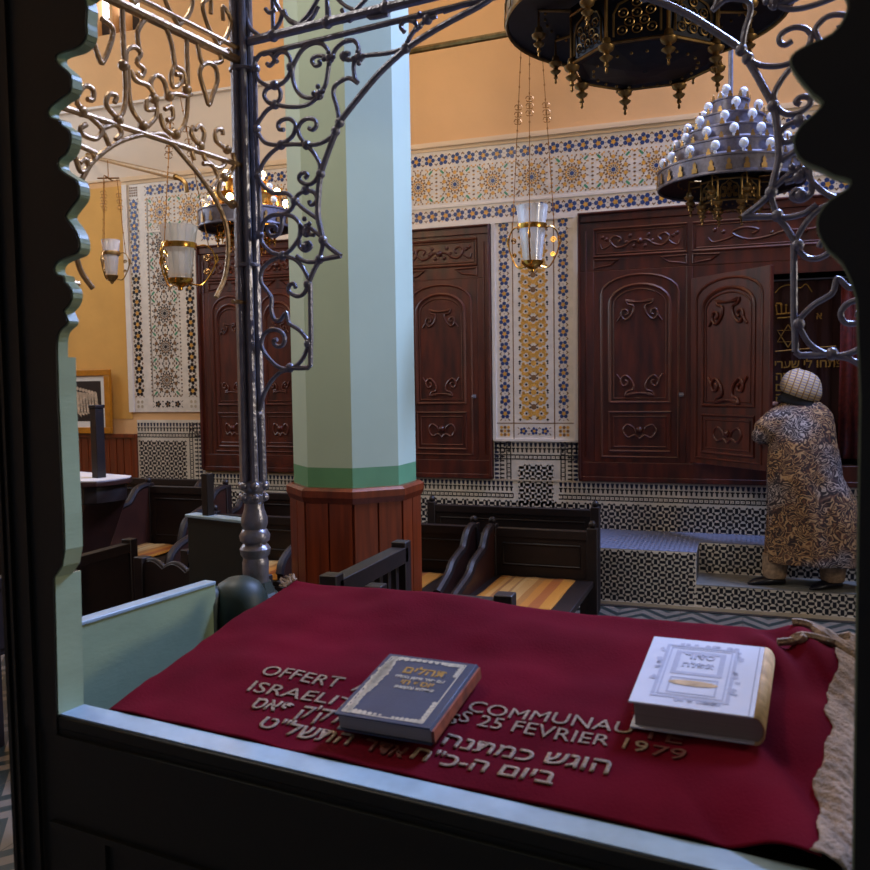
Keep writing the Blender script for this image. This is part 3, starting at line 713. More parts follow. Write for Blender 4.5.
# ------------------------------------------------------------------ hanging lamps
def oil_lamp(px, ytop, dist, hg, rt, label, mats, chain_up, cross=False, orn=(.62, .70, .78), group='glass oil lamps hanging on chains'):
    p = CAM+ray(px, ytop)*dist
    t = thing('hanging_oil_lamp', label, 'oil lamp', (p.x, p.y, p.z-hg), .35, group)
    g = MB(); rb = rt*.58
    g.lathe([(rb*.2, .004), (rb, .006), (rb*1.03, .03), (rt*.80, hg*.62), (rt, hg), (rt*.97, hg), (rt*.77, hg*.62), (rb*.92, .03), (rb*.2, .02)], n=28, caps=False)
    for i in range(14):
        a = 2*PI*i/14; g.tube([(rb*1.02*math.cos(a), rb*1.02*math.sin(a), .02), (rt*.81*math.cos(a), rt*.81*math.sin(a), hg*.60)], rt*.02, 4)
    for i in range(14):
        a = 2*PI*i/14; g.tube([(rt*.83*math.cos(a), rt*.83*math.sin(a), hg*.66), (rt*.99*math.cos(a), rt*.99*math.sin(a), hg)], rt*.022, 4)
    g.build('glass_cup', M['glass'], t)
    w = MB(); rr = rt*.86; zr = hg*.63
    w.lathe([(rr, zr-.012), (rr+.006, zr-.012), (rr+.008, zr), (rr+.006, zr+.014), (rr, zr+.014)], n=28, caps=False)
    w.lathe([(.004, -.05), (.012, -.045), (.012, -.035), (.022, -.03), (rb*.8, -.02), (rb*1.15, -.004), (rb*1.2, .008), (rb*1.0, .010)], n=20)
    for q in range(3):
        a = 2*PI*q/3+.3; c, s = math.cos(a), math.sin(a)
        def at(r, z): return (r*c, r*s, z)
        P = [at(rb*.8, -.015), at(rt*1.1, -.02), at(rt*1.55, hg*.10), at(rt*1.85, hg*.32), at(rt*1.75, hg*.55), at(rt*1.35, hg*.66), at(rr, zr)]
        w.tube(P, .0042, 6, smooth=4)
        for (cr, cz, R0) in ((1.45, .42, .22), (1.40, .16, .17)):
            w.tube([at(rt*(cr+R0*(1-k/16)*math.cos(k*.8)), hg*cz+rt*R0*(1-k/16)*math.sin(k*.8)) for k in range(14)], .0034, 5)
        w.tube([at(rt*1.85, hg*.32), at(rt*2.0, hg*.40), at(rt*1.92, hg*.5)], .004, 5, smooth=2)
    w.build('brass_holder', mats, t)
    ch = MB(); top = (0, 0, hg+chain_up)
    for q in range(3):
        a = 2*PI*q/3+.3; c, s = math.cos(a), math.sin(a)
        A = Vector((rt*1.55*c, rt*1.55*s, hg*.62)); B_ = Vector((rt*.28*c, rt*.28*s, hg+chain_up)) if not cross else Vector((rt*.9*c, rt*.9*s, hg+chain_up))
        ch.tube([A, B_], .0022, 5)
        L = (B_-A).length; k = int(L/.07)
        for i in range(1, k): ch.ball(A.lerp(B_, i/k), .0048, None, 4, 1.5)
        for f in orn:
            pm = A.lerp(B_, f); 
            for sx in (-1, 1): ch.tube([pm+Vector((sx*.011*math.cos(u)+sx*.008, 0, .013*math.sin(u))) for u in [i*.7 for i in range(9)]], .0022, 4)
    if cross:
        ch.tube([(-rt*1.2, 0, hg+chain_up), (rt*1.2, 0, hg+chain_up)], .005, 6); ch.tube([(0, -rt*1.2, hg+chain_up), (0, rt*1.2, hg+chain_up)], .005, 6)
        ch.tube([(0, 0, hg+chain_up), (0, 0, hg+chain_up+.12)], .003, 5)
    ch.build('chain', M['chain'], t)
    return t
oil_lamp(532, 206, 4.5, .29, .082, 'large glass oil lamp in a brass holder hanging in front of the honey coloured pilaster', M['brass'], 1.35, orn=(.38, .405, .43))
oil_lamp(178.5, 226, 4.2, .26, .090, 'bright ribbed glass oil lamp with brass scroll arms in front of the wide tile pilaster', M['brass'], .62)
oil_lamp(110.5, 240, 6.0, .25, .062, 'small dim glass oil lamp hanging before the bare ochre wall at the far left', M['old_brass'], .42, cross=True)
# bracket rods
a, c = on_y(90, 156, WY), on_y(170, 172, 5.2)
mb = MB(); p1 = CAM+ray(176, 177)*4.35; p0 = on_y(88, 156, WY-.04)
mb.tube([p0, p1], .016, 8); mb.ball(p0, .03)
mb.tube([p1, p1+Vector((.05, 0, -.03)), p1+Vector((.06, 0, -.08))], .012, 6, smooth=3)
tag(mb.build('lamp_bracket', M['old_brass']), 'long slanting rod reaching from the back wall towards the bright oil lamp', 'lamp bracket')
mb = MB(); a, c = on_y(395, 54, 5.0), on_y(560, 24.5, 5.0); mb.tube([a+(a-c)*.1, c+(c-a)*.6], .02, 8); mb.ball(a, .03)
tag(mb.build('tie_rod', M['old_brass']), 'grey iron tie rod running from the green pillar behind the big chandelier', 'tie rod')
mb = MB(); a, c = on_y(75, 112, WY-.02), on_y(290, 69, WY-.02); mb.box(XL, -3.3, WY-.05, WY, a.z-.008, a.z+.014); 
struct(mb.build('trim_6', M['white_trim']), 'thin horizontal moulding high on the left of the back wall')

# ------------------------------------------------------------------ chandeliers
def pendant(mb, c, s=1.):
    pr = [(.002, -.10), (.006, -.095), (.004, -.08), (.010, -.075), (.006, -.062), (.020, -.052), (.024, -.045), (.012, -.038), (.010, -.03), (.026, -.02), (.030, -.008), (.018, 0), (.014, .02)]
    mb.lathe([(r*s, z*s) for r, z in pr], c, 12)
def crown_teeth(mb, r, z, n, h, w, th=.004):
    for i in range(n):
        a = 2*PI*i/n; c, s = math.cos(a), math.sin(a)
        prof = [(-w, 0), (w, 0), (w, h*.35), (w*.45, h*.5), (w*.7, h*.7), (0, h), (-w*.7, h*.7), (-w*.45, h*.5), (-w, h*.35)]
        mb.prism([(r*c-s*x, r*s+c*x, z+y) for x, y in prof], (c*th, s*th, 0))
def chandelier(p, R, tiers, label, lit=False, rod_top=None, nb=(0,), mats=None, S=1., lower=True, dark=None):
    t = thing('chandelier', label, 'chandelier', p)
    dm = dark or M['dark_metal']
    und = MB(); und.lathe([(R, .0), (R*.985, .012), (R*.55, .055*S), (R*.50, .05*S)], n=48, caps=False)
    und.build('underside', dm, t)
    rim = MB(); hb = tiers[0][1]
    rim.lathe([(R+.002, -.006), (R+.006, 0), (R+.004, .012), (R, .014), (R, hb-.012), (R+.006, hb-.01), (R+.006, hb), (R-.004, hb), (R-.004, .0), (R+.002, -.006)], n=64, caps=False)
    cr_ = MB(); crown_teeth(cr_, R+.006, .012, int(R*70), hb*.62, .016*S)
    crown_teeth(cr_, R, hb, int(R*60), .035*S, .012*S)
    rim.build('rim', mats[0], t)
    zz = 0
    for k, (r, h) in enumerate(tiers[1:]):
        zz += tiers[k][1]
        rp = tiers[k][0]; tm = MB()
        tm.lathe([(rp, zz-.004), (r+.03*S, zz+.02*S), (r, zz+.02*S), (r, zz+h-.01), (r+.007, zz+h-.008), (r+.007, zz+h), (r-.02, zz+h)], n=48, caps=False)
        crown_teeth(cr_, r+.004, zz+h, int(r*62)+6, .034*S, .012*S)
        tm.build('tier', mats[1], t)
    cr_.build('crown_cresting', M['old_brass'], t)
    zz += tiers[-1][1]
    z0 = 0
    for k, (r, h) in enumerate(tiers):
        z0 += h
        n = nb[k] if k < len(nb) else 0
        for i in range(n):
            a = 2*PI*(i+.5*(k % 2))/n+.2; rr = r-.028*S
            bu = MB(); bu.ball((0, 0, .052*S), .0255*S, None, 10, 1.08); bu.lathe([(.009*S, 0), (.009*S, .03*S), (.014*S, .038*S)], n=10)
            bu.build('bulb', M['bulb_on'] if lit and i % 3 == 0 else M['bulb'], t, loc=(rr*math.cos(a), rr*math.sin(a), z0+.0))
    if rod_top:
        rd = MB(); rd.tube([(0, 0, 0), (0, 0, rod_top)], .014*S, 10); rd.build('rod', M['iron'], t)
    if lower:
        ro, ri, dz, gz = lower
        g = MB(); n = 8
        # recessed eight sided gallery
        ga = MB(); ga.lathe([(ri*1.06, .04), (ri*1.02, gz), (ri*.98, gz), (ri*.9, gz+.004), (ri*.3, gz-.02), (.01, gz-.025)], n=n, rot=PI/8, caps=False)
        ga.build('gallery', dm, t, smooth=False)
        fl = MB()
        for i in range(n):
            a0 = PI/8+2*PI*i/n; a1 = a0+2*PI/n; am = (a0+a1)/2
            A = Vector((ri*1.045*math.cos(a0), ri*1.045*math.sin(a0), 0)); B_ = Vector((ri*1.045*math.cos(a1), ri*1.045*math.sin(a1), 0))
            out = Vector((math.cos(am), math.sin(am), 0))*.004; h = -gz
            def Q(u, v): return A.lerp(B_, u)+out+Vector((0, 0, gz+(h+.03)*v))
            fl.tube([A+Vector((0, 0, gz)), A+Vector((0, 0, .03))], .007*S, 6); fl.tube([Q(0, 0), Q(1, 0)], .006*S, 6); fl.tube([Q(0, .9), Q(1, .9)], .006*S, 6)
            fl.tube([Q(.12, .1), Q(.12, .5), Q(.2, .66), Q(.35, .72), Q(.5, .86), Q(.65, .72), Q(.8, .66), Q(.88, .5), Q(.88, .1)], .0045*S, 5)
            for u, v in ((.26, .2), (.5, .2), (.74, .2), (.38, .34), (.62, .34), (.5, .48), (.28, .5), (.72, .5), (.5, .66)):
                fl.tube([Q(u+.075*math.cos(q_*PI/6), v+.075*math.sin(q_*PI/6)) for q_ in range(12)], .0028*S, 4, closed=True)
                fl.ball(Q(u, v), .006*S, None, 4)
            pe = MB(); pendant(pe, (0, 0, 0), S); pe.build('finial', mats[2], t, loc=(A.x, A.y, gz))
            fl.tube([(ri*1.06*math.cos(a0), ri*1.06*math.sin(a0), .03), ((ro)*math.cos(a0), (ro)*math.sin(a0), .03), ((ro)*math.cos(a0), (ro)*math.sin(a0), dz+.01)], .006*S, 6)
            pe = MB(); pendant(pe, (0, 0, 0), S*.9); pe.build('finial', mats[2], t, loc=(ro*math.cos(a0), ro*math.sin(a0), dz))
        for i in range(22):
            a = 2*PI*i/22; fl.ball((ri*.72*math.cos(a), ri*.72*math.sin(a), gz-.018), .006*S, None, 4)
            a = .15+2*PI*i/40; fl.ball((R*.72*math.cos(a), R*.72*math.sin(a), .032), .006*S, None, 4)
        fl.build('brass_tracery', mats[2], t)
    return t
pB = CAM+ray(645, 28)*3.25
chandelier((pB.x, pB.y, pB.z+.03), .515, [(.515, .085), (.44, .09), (.36, .09)], 'large dark chandelier hanging over the front with brass finials under its rim', rod_top=3.4, nb=(14, 12, 8), mats=(M['old_brass'], M['dark_metal'], M['old_brass']), lower=(.40, .265, -.05, -.165))
pC = CAM+ray(730, 187)*5.0
chandelier((pC.x, pC.y, pC.z), .40, [(.40, .10), (.33, .10), (.265, .09), (.185, .09), (.10, .10)], 'stepped silver chandelier with rings of frosted bulbs above the ark', rod_top=3.3, nb=(16, 13, 10, 6, 3), mats=(M['pewter'], M['pewter'], M['old_brass']), lower=(.24, .16, -.05, -.10), S=1.0)
pD = CAM+ray(246, 229)*5.9
chandelier((pD.x, pD.y, pD.z), .31, [(.31, .11), (.24, .10), (.15, .10)], 'lit chandelier with glowing bulbs behind the iron column', lit=True, rod_top=3.3, nb=(12, 8, 5), mats=(M['pewter'], M['brass'], M['brass']), lower=(.19, .12, -.04, -.08), S=.9)

# ------------------------------------------------------------------ picture
fr0 = on_y(60, 368, WY); fr1 = on_y(116.5, 420, WY)
pic = thing('framed_photograph', 'gilt framed black and white photograph leaning on the far left wall', 'picture', ((fr0.x+fr1.x)/2, WY-.062, 1.14))
W2 = (fr1.x-fr0.x)/2; Hh = .62
mb = MB()
for (x0, x1, z0, z1) in ((-W2, W2, 0, .06), (-W2, W2, Hh-.06, Hh), (-W2, -W2+.06, .06, Hh-.06), (W2-.06, W2, .06, Hh-.06)): mb.box(x0, x1, -.03, .01, z0, z1)
mb.build('frame', M['frame_gold'], pic, bevel=.004)
MB().box(-W2+.05, W2-.05, -.012, 0, .05, Hh-.05).build('mount', M['paper'], pic, smooth=False)
mb = MB(); mb.box(-W2+.10, W2-.11, -.0135, -.012, .12, Hh-.11, 0)
for i in range(7):
    x = W2-.30+.035*i-.1; 
    mb.poly([(x, -.0142, .20), (x+.05, -.0142, .16+.01*i), (x+.05-.02, -.0142, .40), (x-.01, -.0142, .42-.01*i)], 1); mb.poly([(a, -.0145, b_) for a, b_ in ngon(x+.01, .44-.008*i, .018, 8)], 1)
mb.build('print_sheet', [M['photo_dark'], M['photo_fig']], pic, smooth=False)

# ------------------------------------------------------------------ benches
def pew(x, y, rz, W, label, D=.62, H=.74, seat=.43, back='panel', arm='curve', matn=0, m=None, group='dark wooden benches in the hall', arms=(-1, 1)):
    """bench: origin at the middle of the back foot line, seat towards -Y"""
    m = m or M['wood_dark']
    t = thing('wooden_bench', label, 'bench', (x, y, 0), rz, group)
    MB().box(-W/2+.02, W/2-.02, -D, 0, seat-.035, seat).build('seat', m, t, bevel=.006)
    mb = MB(); bm_ = MB()
    for sx in (-1, 1):
        lg = MB(); X = sx*(W/2-.03)
        lg.box(X-.03, X+.03, -.03, .03, 0, H+.02); lg.ball((X, 0, H+.04), .024, None, 8) if arm == 'curve' else None
        lg.build('leg', m, t, bevel=.004)
        lg = MB(); lg.box(X-.03, X+.03, -D, -D+.06, 0, seat-.035); lg.build('leg', m, t, bevel=.004)
        if arm == 'curve' and sx in arms:
            A = MB(); P = [(0, H), (-.08, H-.005), (-.15, H-.03), (-.22, H-.10), (-.30, H-.12), (-.42, H-.15), (-.50, H-.2), (-D+.02, seat+.03), (-D+.02, seat-.03), (0, seat-.03)]
            Q = spline([Vector((X-.02, a, b_)) for a, b_ in P[:8]], 4)+[Vector((X-.02, a, b_)) for a, b_ in P[8:]]
            A.prism(Q, (.04, 0, 0)); a_ = A.build('armrest', M['wood_brown'] if m is M['wood_dark'] else m, t, bevel=.004)
            tp = MB(); tp.tube([q+Vector((.02, 0, .005)) for q in Q[:-2]], .026, 8); tp.build('arm_rail', m, a_)
    if back == 'panel':
        mb.box(-W/2+.03, W/2-.03, -.015, .015, seat, H-.03); mb.box(-W/2+.03, W/2-.03, -.028, .028, H-.05, H)
        for q in (0,): mb.tube([(-W/2+.1, -.016, seat+.07), (W/2-.1, -.016, seat+.07), (W/2-.1, -.016, H-.09), (-W/2+.1, -.016, H-.09)], .008, 6, closed=True)
    elif back == 'scallop':
        n = 60; top = [(-W/2+.03+(W-.06)*i/n, -.018, H-.02+.03*abs(math.sin(i/n*PI*5))) for i in range(n+1)]
        mb.prism([(-W/2+.03, -.018, seat)]+top+[(W/2-.03, -.018, seat)], (0, .036, 0)); mb.tube([(p[0], 0, p[2]) for p in top], .014, 6)
    elif back == 'slats':
        mb.box(-W/2+.03, W/2-.03, -.03, .03, H-.06, H); mb.box(-W/2+.03, W/2-.03, -.02, .02, H-.30, H-.26)
        n = int(W/.09)
        for i in range(n): xx = -W/2+.06+(W-.12)*(i+.5)/n; mb.box(xx-.014, xx+.014, -.012, .012, H-.26, H-.06)
        mb.box(-W/2+.03, W/2-.03, -.02, .02, seat, H-.30)
    mb.build('backrest', m, t, bevel=.003)
    return t
def straw_mat(x, y, rz, W, D, z, label):
    mb = MB(); n = 24; vs = []; k = 10
    for j in range(k+1):
        for i in range(n+1):
            yy = -D*j/k; jag = (.006*((i*7) % 3-1)) if j in (0, k) else 0
            vs.append((-W/2+W*i/n, yy+jag, z+.006+.002*math.sin(i*.7+j)))
    fs = [(j*(n+1)+i, j*(n+1)+i+1, (j+1)*(n+1)+i+1, (j+1)*(n+1)+i) for j in range(k) for i in range(n)]
    mb.add(vs, fs); o = mb.build('straw_mat', M['mat_y'], None, loc=(x, y, 0), rotz=rz); md = o.modifiers.new('thick', 'SOLIDIFY'); md.thickness = .006
    return tag(o, label, 'mat', 'straw mats on the benches')
pew(-1.12, 5.00, 0, .66, 'bench with a big striped yellow mat right of the green pillar', D=.78, H=.715, arms=(-1,))
straw_mat(-1.13, 4.95, 0, .44, .72, .43, 'wide yellow striped straw mat on the bench right of the green pillar')
pew(-1.92, 4.98, 0, .84, 'curved armed bench half hidden behind the right edge of the green pillar', D=.70, H=.72)
straw_mat(-1.95, 4.90, 0, .5, .6, .43, 'straw mat showing beside the right edge of the green pillar')
pew(-1.55, 5.95, 0, 1.25, 'black bench standing against the mosaic wainscot behind the two armed benches', D=.45, H=.70, arms=())
pew(-3.05, 5.98, 0, 1.3, 'dark bench left of the green pillar below the leftmost cabinet', D=.5, H=.74, arms=(-1,))
straw_mat(-2.95, 5.90, 0, .9, .4, .43, 'straw mat on the bench just left of the green pillar')
pew(-2.98, 5.02, 0, .85, 'dark bench between the iron column base and the pillar casing', D=.55, H=.72)
straw_mat(-2.85, 4.97, 0, .5, .5, .43, 'yellow mat between the iron column base and the pillar casing')
pew(-1.24, 2.78, R_(-90)+.0, .66, 'slatted bench end rising behind the far edge of the burgundy cloth', D=.40, H=.96, back='slats', arm='none')
pew(-.92, 2.60, R_(180), .50, 'bench whose top rail shows just over the middle of the burgundy cloth', D=.42, H=.905, back='panel', arm='none')
# the left aisle
pew(-4.80, 6.2, 0, 1.22, 'bench against the mosaic wainscot under the wide tile pilaster', D=.5, H=.80)
straw_mat(-4.85, 6.12, 0, .62, .42, .43, 'orange mat on the bench under the wide tile pilaster')
pew(-3.80, 5.30, 0, .72, 'bench with a high plain back left of the iron column', D=.6, H=.86)
straw_mat(-3.95, 5.24, 0, .40, .5, .44, 'golden mat behind the light green post at the far left')
pew(-4.66, 5.35, 0, .76, 'bench carrying the golden mat at the far left', D=.6, H=.60)
pew(-2.31, 3.30, R_(-14), .85, 'bench with a scalloped back rail beyond the green side board', D=.5, H=.76, back='scallop', arm='none')
pew(-3.12, 3.36, R_(-90), 1.0, 'nearest dark bench beside the light green post', D=.5, H=.75, arm='none')
pew(-2.80, 4.18, R_(-12), .55, 'dark bench with curved arm ends behind the scalloped bench', D=.5, H=.62, arm='none')
# wooden reading chair with a pale rounded rail and an upright post
lx, ly = -3.90, 4.42
ch = thing('wooden_lectern', 'brown wooden lectern with pale rounded top and an upright black post at the far left', 'lectern', (lx, ly, 0), R_(-15))
zt = (CAM+ray(100, 478)*(Vector((lx, ly, 0)).dot(CF)/1.0)).z
mb = MB(); hw = .26
Pp = [(-hw-.3, -.18), (hw-.06, -.18), (hw, -.12), (hw+.02, 0), (hw, .12), (hw-.06, .18), (-hw-.3, .18)]
mb.prism([(x, y, zt-.035) for x, y in Pp], (0, 0, .035)); mb.build('top', M['wood_brown'], ch, bevel=.006)
tp = MB(); tp.prism([(x*.985, y*.97, zt) for x, y in Pp], (0, 0, .006)); tp.build('pale_top_cover', M['white_trim'], ch)
mb = MB(); mb.prism([(x*.9, y*.85, zt-.14) for x, y in Pp], (0, 0, .105)); mb.build('apron', M['wood_dark'], ch, bevel=.005)
mb = MB()
mb.add([(-.5, -.15, zt-.14), (.18, -.15, zt-.14), (.18, .15, zt-.14), (-.5, .15, zt-.14), (-.5, -.13, .35), (-.10, -.13, .35), (-.10, .13, .35), (-.5, .13, .35), (-.5, -.15, 0), (-.05, -.15, 0), (-.05, .15, 0), (-.5, .15, 0)],
       [(0, 1, 2, 3), (0, 4, 5, 1), (1, 5, 6, 2), (2, 6, 7, 3), (3, 7, 4, 0), (4, 8, 9, 5), (5, 9, 10, 6), (6, 10, 11, 7), (7, 11, 8, 4), (8, 11, 10, 9)])
mb.build('body', M['wood_brown'], ch, bevel=.01)
ph = .44; mb = MB(); mb.box(.085, .145, -.03, .03, zt, zt+ph); mb.box(.08, .15, -.035, .035, zt+ph, zt+ph+.02)
mb.build('post', M['wood_dark'], ch, bevel=.003)
# green gate panel with a short post
gx, gy = -1.83, 2.72
gp = thing('green_gate_panel', 'dark green panel with pale top edge and short post left of the iron column', 'gate panel', (gx, gy, 0), -AB-.12)
zg = (CAM+ray(213, 517)*(Vector((gx, gy, 0)).dot(CF))).z
MB().box(-.13, .16, -.02, .02, 0, zg-.012).build('panel', M['green_dark'], gp, bevel=.002)
MB().box(-.135, .165, -.028, .028, zg-.012, zg).build('top_rail', M['rail'], gp, bevel=.003)
MB().box(-.052, -.020, -.016, .016, zg, zg+.155).build('post', M['wood_dark'], gp, bevel=.002)

# ------------------------------------------------------------------ reading platform (local frame u, v, z)
plat = thing('reading_platform', 'dark green painted wooden enclosure with scalloped jambs around the cloth covered desk', 'platform', (P0.x, P0.y, 0), -AB)
UR = 1.10                                # inner face of the right jamb
def shape_v(pts, v0, v1, mb, k=None): mb.prism([(u, v0, z) for u, z in pts], (0, v1-v0, 0), k)
scL = [(.0, RZ), (.0, 1.30), (-.006, 1.31), (.014, 1.325), (.020, 1.35), (.022, 1.568), (.024, 1.64), (.030, 1.656), (.045, 1.668), (.064, 1.674), (.048, 1.692), (.060, 1.700), (.068, 1.715), (.067, 1.728), (.051, 1.742), (.037, 1.750), (.033, 1.760), (.037, 1.768),
       (.064, 1.774), (.080, 1.782), (.088, 1.797), (.086, 1.812), (.068, 1.822), (.062, 1.832), (.065, 1.840), (.078, 1.846), (.087, 1.854), (.092, 1.868), (.088, 1.880), (.076, 1.888), (.058, 1.898), (.049, 1.908), (.053, 1.918), (.066, 1.925), (.079, 1.935), (.079, 1.950), (.062, 1.962), (.045, 1.970), (.034, 1.977), (.030, 1.986), (.036, 1.996), (.056, 2.001),
       (.079, 2.006), (.086, 2.016), (.082, 2.030), (.070, 2.040), (.056, 2.047), (.053, 2.056), (.060, 2.064), (.088, 2.069), (.110, 2.073), (.121, 2.084), (.122, 2.098), (.110, 2.112), (.118, 2.13), (.15, 2.14), (.165, 2.16), (.155, 2.18), (.18, 2.19), (.22, 2.21), (.235, 2.24), (.26, 2.25), (.30, 2.28), (.33, 2.31), (.36, 2.35), (.42, 2.38), (.48, 2.42), (.55, 2.45)]
scR = [(1.103, RZ), (1.103, 1.564), (1.099, 1.655), (1.094, 1.672), (1.086, 1.690), (1.074, 1.703), (1.066, 1.719), (1.066, 1.734), (1.076, 1.747), (1.090, 1.755), (1.092, 1.764), (1.078, 1.770), (1.068, 1.777), (1.057, 1.783), (1.048, 1.791), (1.044, 1.805), (1.050, 1.817), (1.061, 1.826), (1.069, 1.836), (1.060, 1.846), (1.054, 1.854), (1.047, 1.864), (1.041, 1.875), (1.043, 1.884), (1.058, 1.890), (1.075, 1.895), (1.086, 1.908), (1.088, 1.925),
       (1.075, 1.95), (1.052, 1.96), (1.038, 1.98), (1.052, 1.995), (1.05, 2.02), (1.02, 2.04), (1.0, 2.07), (.995, 2.10), (.96, 2.13), (.955, 2.17), (.92, 2.19), (.90, 2.23), (.86, 2.26), (.82, 2.30), (.78, 2.33), (.74, 2.37), (.68, 2.39), (.62, 2.43), (.55, 2.45)]
mb = MB(); TJ = .05
# jamb boards: front (dark) face slightly recessed boards
PXL = [(86, 9), (85, 23), (85.5, 34), (81.6, 42.5), (73.6, 48), (64, 50.6), (56, 54), (54.7, 60), (58.6, 65.5), (63, 69), (69, 75), (70, 83), (69, 91), (62, 96.5), (56, 101), (49.5, 106), (46.7, 112.6), (49.4, 118), (58.6, 120.7), (60, 125), (68, 131), (69.7, 138), (68, 147), (64, 154), (58, 158.6), (56.8, 165.5), (60, 171), (69, 177), (76, 181.6), (78, 191),
       (77.5, 197), (74.6, 201.5), (66, 213), (65.7, 219), (70.8, 225.5), (75.9, 234.4), (78.4, 243), (77, 252), (68, 255.9), (56.9, 261), (53, 268.5), (55.6, 275), (63, 277), (63, 282), (69.5, 288.7), (70.8, 297.6), (67, 306), (62.7, 311), (67, 321.6), (62, 327), (58, 332), (56, 342), (56, 357)]
hiL = [(p.x, p.y) for p in spline([Vector((at_v(x, y, -.05)[0], at_v(x, y, -.05)[2], 0)) for x, y in PXL[::-1]], 2)]+[t_ for t_ in scL if t_[1] > 2.12]
midL = [(at_v(x, y, -.05)[0], at_v(x, y, -.05)[2]) for x, y in [(53, 577), (60.7, 566), (63.4, 550), (62.5, 515), (60.7, 480), (57, 397), (56, 357)]]
lowL = [(0, RZ), (midL[0][0], midL[0][1])]
def smooth_sc(sc, k0): 
    lo = sc[:k0]; return lo, [(p.x, p.y) for p in spline([Vector((a, b_, 0)) for a, b_ in sc[k0-1:]], 2)]
lowR, hiR = smooth_sc(scR, 3)
shape_v([(-.108, hiL[0][1]), (-.108, 2.75), (.55, 2.75)]+hiL[::-1], -.05, -.030, mb); shape_v([(-.108, midL[0][1]), (-.108, hiL[0][1])]+midL[::-1], -.05, -.016, mb); shape_v([(-.108, RZ), (-.108, midL[0][1])]+lowL[::-1], -.05, 0, mb)
o = mb.build('scalloped_jamb', M['green_dark'], plat, smooth=False)
mb = MB()
shape_v([(.55, 2.75), (1.26, 2.75), (1.26, hiR[0][1])]+hiR, -.05, -.030, mb); shape_v([(1.26, hiR[0][1]), (1.26, RZ)]+lowR, -.05, 0, mb)
mb.build('scalloped_jamb', M['green_dark'], plat, smooth=False)
# light painted reveal liners on the jamb edges
def liner(sc, s, name, th=.047):
    L = MB(); n = len(sc)
    for i in range(n-1):
        (a, c), (d, e) = sc[i], sc[i+1]
        q = Vector((e-c, -(d-a))); q = q.normalized()*.0022*s if q.length else Vector((0, 0))
        L.prism([(a, -.0475, c), (a+q.x, -.0475, c+q.y), (d+q.x, -.0475, e+q.y), (d, -.0475, e)], (0, th, 0))
    L.build(name, M['green_lt'], plat, smooth=False, label='light green painted edge of the jamb')
liner(lowL, 1, 'jamb_edge'); liner(midL, 1, 'jamb_edge', .031); liner(lowR, -1, 'jamb_edge'); liner(hiL, 1, 'scallop_edge', .017); liner(hiR, -1, 'scallop_edge', .017)
mb = MB()                                 # grooves as thin raised strips on the dark jamb face
for u in (-.088, -.048): mb.box(u, u+.006, -.056, -.05, 0, 2.7)
mb.box(-.108, -.100, -.055, -.05, 0, 2.7); mb.box(1.25, 1.262, -.062, -.05, 0, 2.7)
mb.build('jamb_bead', M['green_dark'], plat, smooth=False)
# front rail and panel below
mb = MB(); mb.box(0, 1.26, -.048, 0, RZ-.022, RZ-.003); mb.build('front_rail', M['green_dark'], plat, bevel=.002)
mb = MB(); mb.box(0, 1.26, -.044, 0, RZ-.003, RZ); mb.build('rail_top', M['rail'], plat, smooth=False, label='top of the front rail with blue sky light in its colour')  # thin slab carries the sky light on the rail as colour
mb = MB(); mb.box(-.108, 1.26, -.047, -.003, 0, RZ-.022)
mb.box(-.108, 0, -.05, 0, RZ-.03, RZ)
mb.box(-.0, 1.26, -.054, -.047, RZ-.05, RZ-.030); mb.box(-.02, 1.26, -.054, -.047, RZ-.18, RZ-.17)
mb.box(.08, .10, -.054, -.047, .1, RZ-.18); mb.box(.3, 1.2, -.052, -.047, .1, RZ-.24)
mb.build('front_panel', M['green_dark'], plat, smooth=False)
# left and right side boards
ZS = 1.173
for s, u0, u1, nm in ((1, -.160, -.135, 'side_board'), (-1, 1.235, 1.26, 'side_board')):
    mb = MB(); mb.box(u0, u1, 0, .46, .2, ZS-.008); mb.build(nm, M['green_lt'], plat, smooth=False)
    mb = MB(); mb.box(u0-.003, u1+.003, 0, .46, ZS-.008, ZS); mb.build('side_rail', M['rail'], plat, bevel=.002)
# post blocks that carry the iron columns
UPL, UPR, VP = -.19, 1.155, .66
for u in (UPL, UPR):
    mb = MB(); mb.lathe([(.075, 0), (.075, 1.03), (.070, 1.06), (.062, 1.085), (.045, 1.10), (.035, 1.125)], (u, VP, 0), 10, rot=PI/10)
    mb.build('post_block', M['green_mid'], plat, smooth=False)
for sg, uc in ((1, -.125), (-1, 1.09)):
    mb = MB(); mb.lathe([(.062, .2), (.062, 1.10), (.058, 1.13), (.045, 1.155), (.025, 1.167), (.004, 1.17)], (uc, .525, 0), 24); mb.lathe([(.04, .2), (.04, 1.12), (.034, 1.145), (.018, 1.158), (.004, 1.16)], (uc-.045*sg, .470, 0), 20)
    mb.build('rounded_finial', M['green_mid'], plat)
mb = MB(); mb.box(-.19, 1.155, VP-.02, VP+.02, .2, 1.02); mb.build('back_board', M['green_dark'], plat, smooth=False)
# sloping desk
mb = MB(); ct, stt = math.cos(TAU), math.sin(TAU)
def dk(s, t, off=0): return (s, t*ct-off*stt, RZ+t*stt+off*ct)
mb.prism([dk(.045, .004, -.012), dk(1.09, .004, -.012), dk(1.09, .50, -.012), dk(.045, .50, -.012)], (0, stt*.022, -ct*.022))
mb.box(.06, 1.08, .01, .04, .3, RZ-.03); mb.box(.06, .09, .04, .46, .3, RZ-.03); mb.box(1.05, 1.08, .04, .46, .3, RZ-.03)
mb.build('sloping_desk', M['wood_dark'], plat, smooth=False)

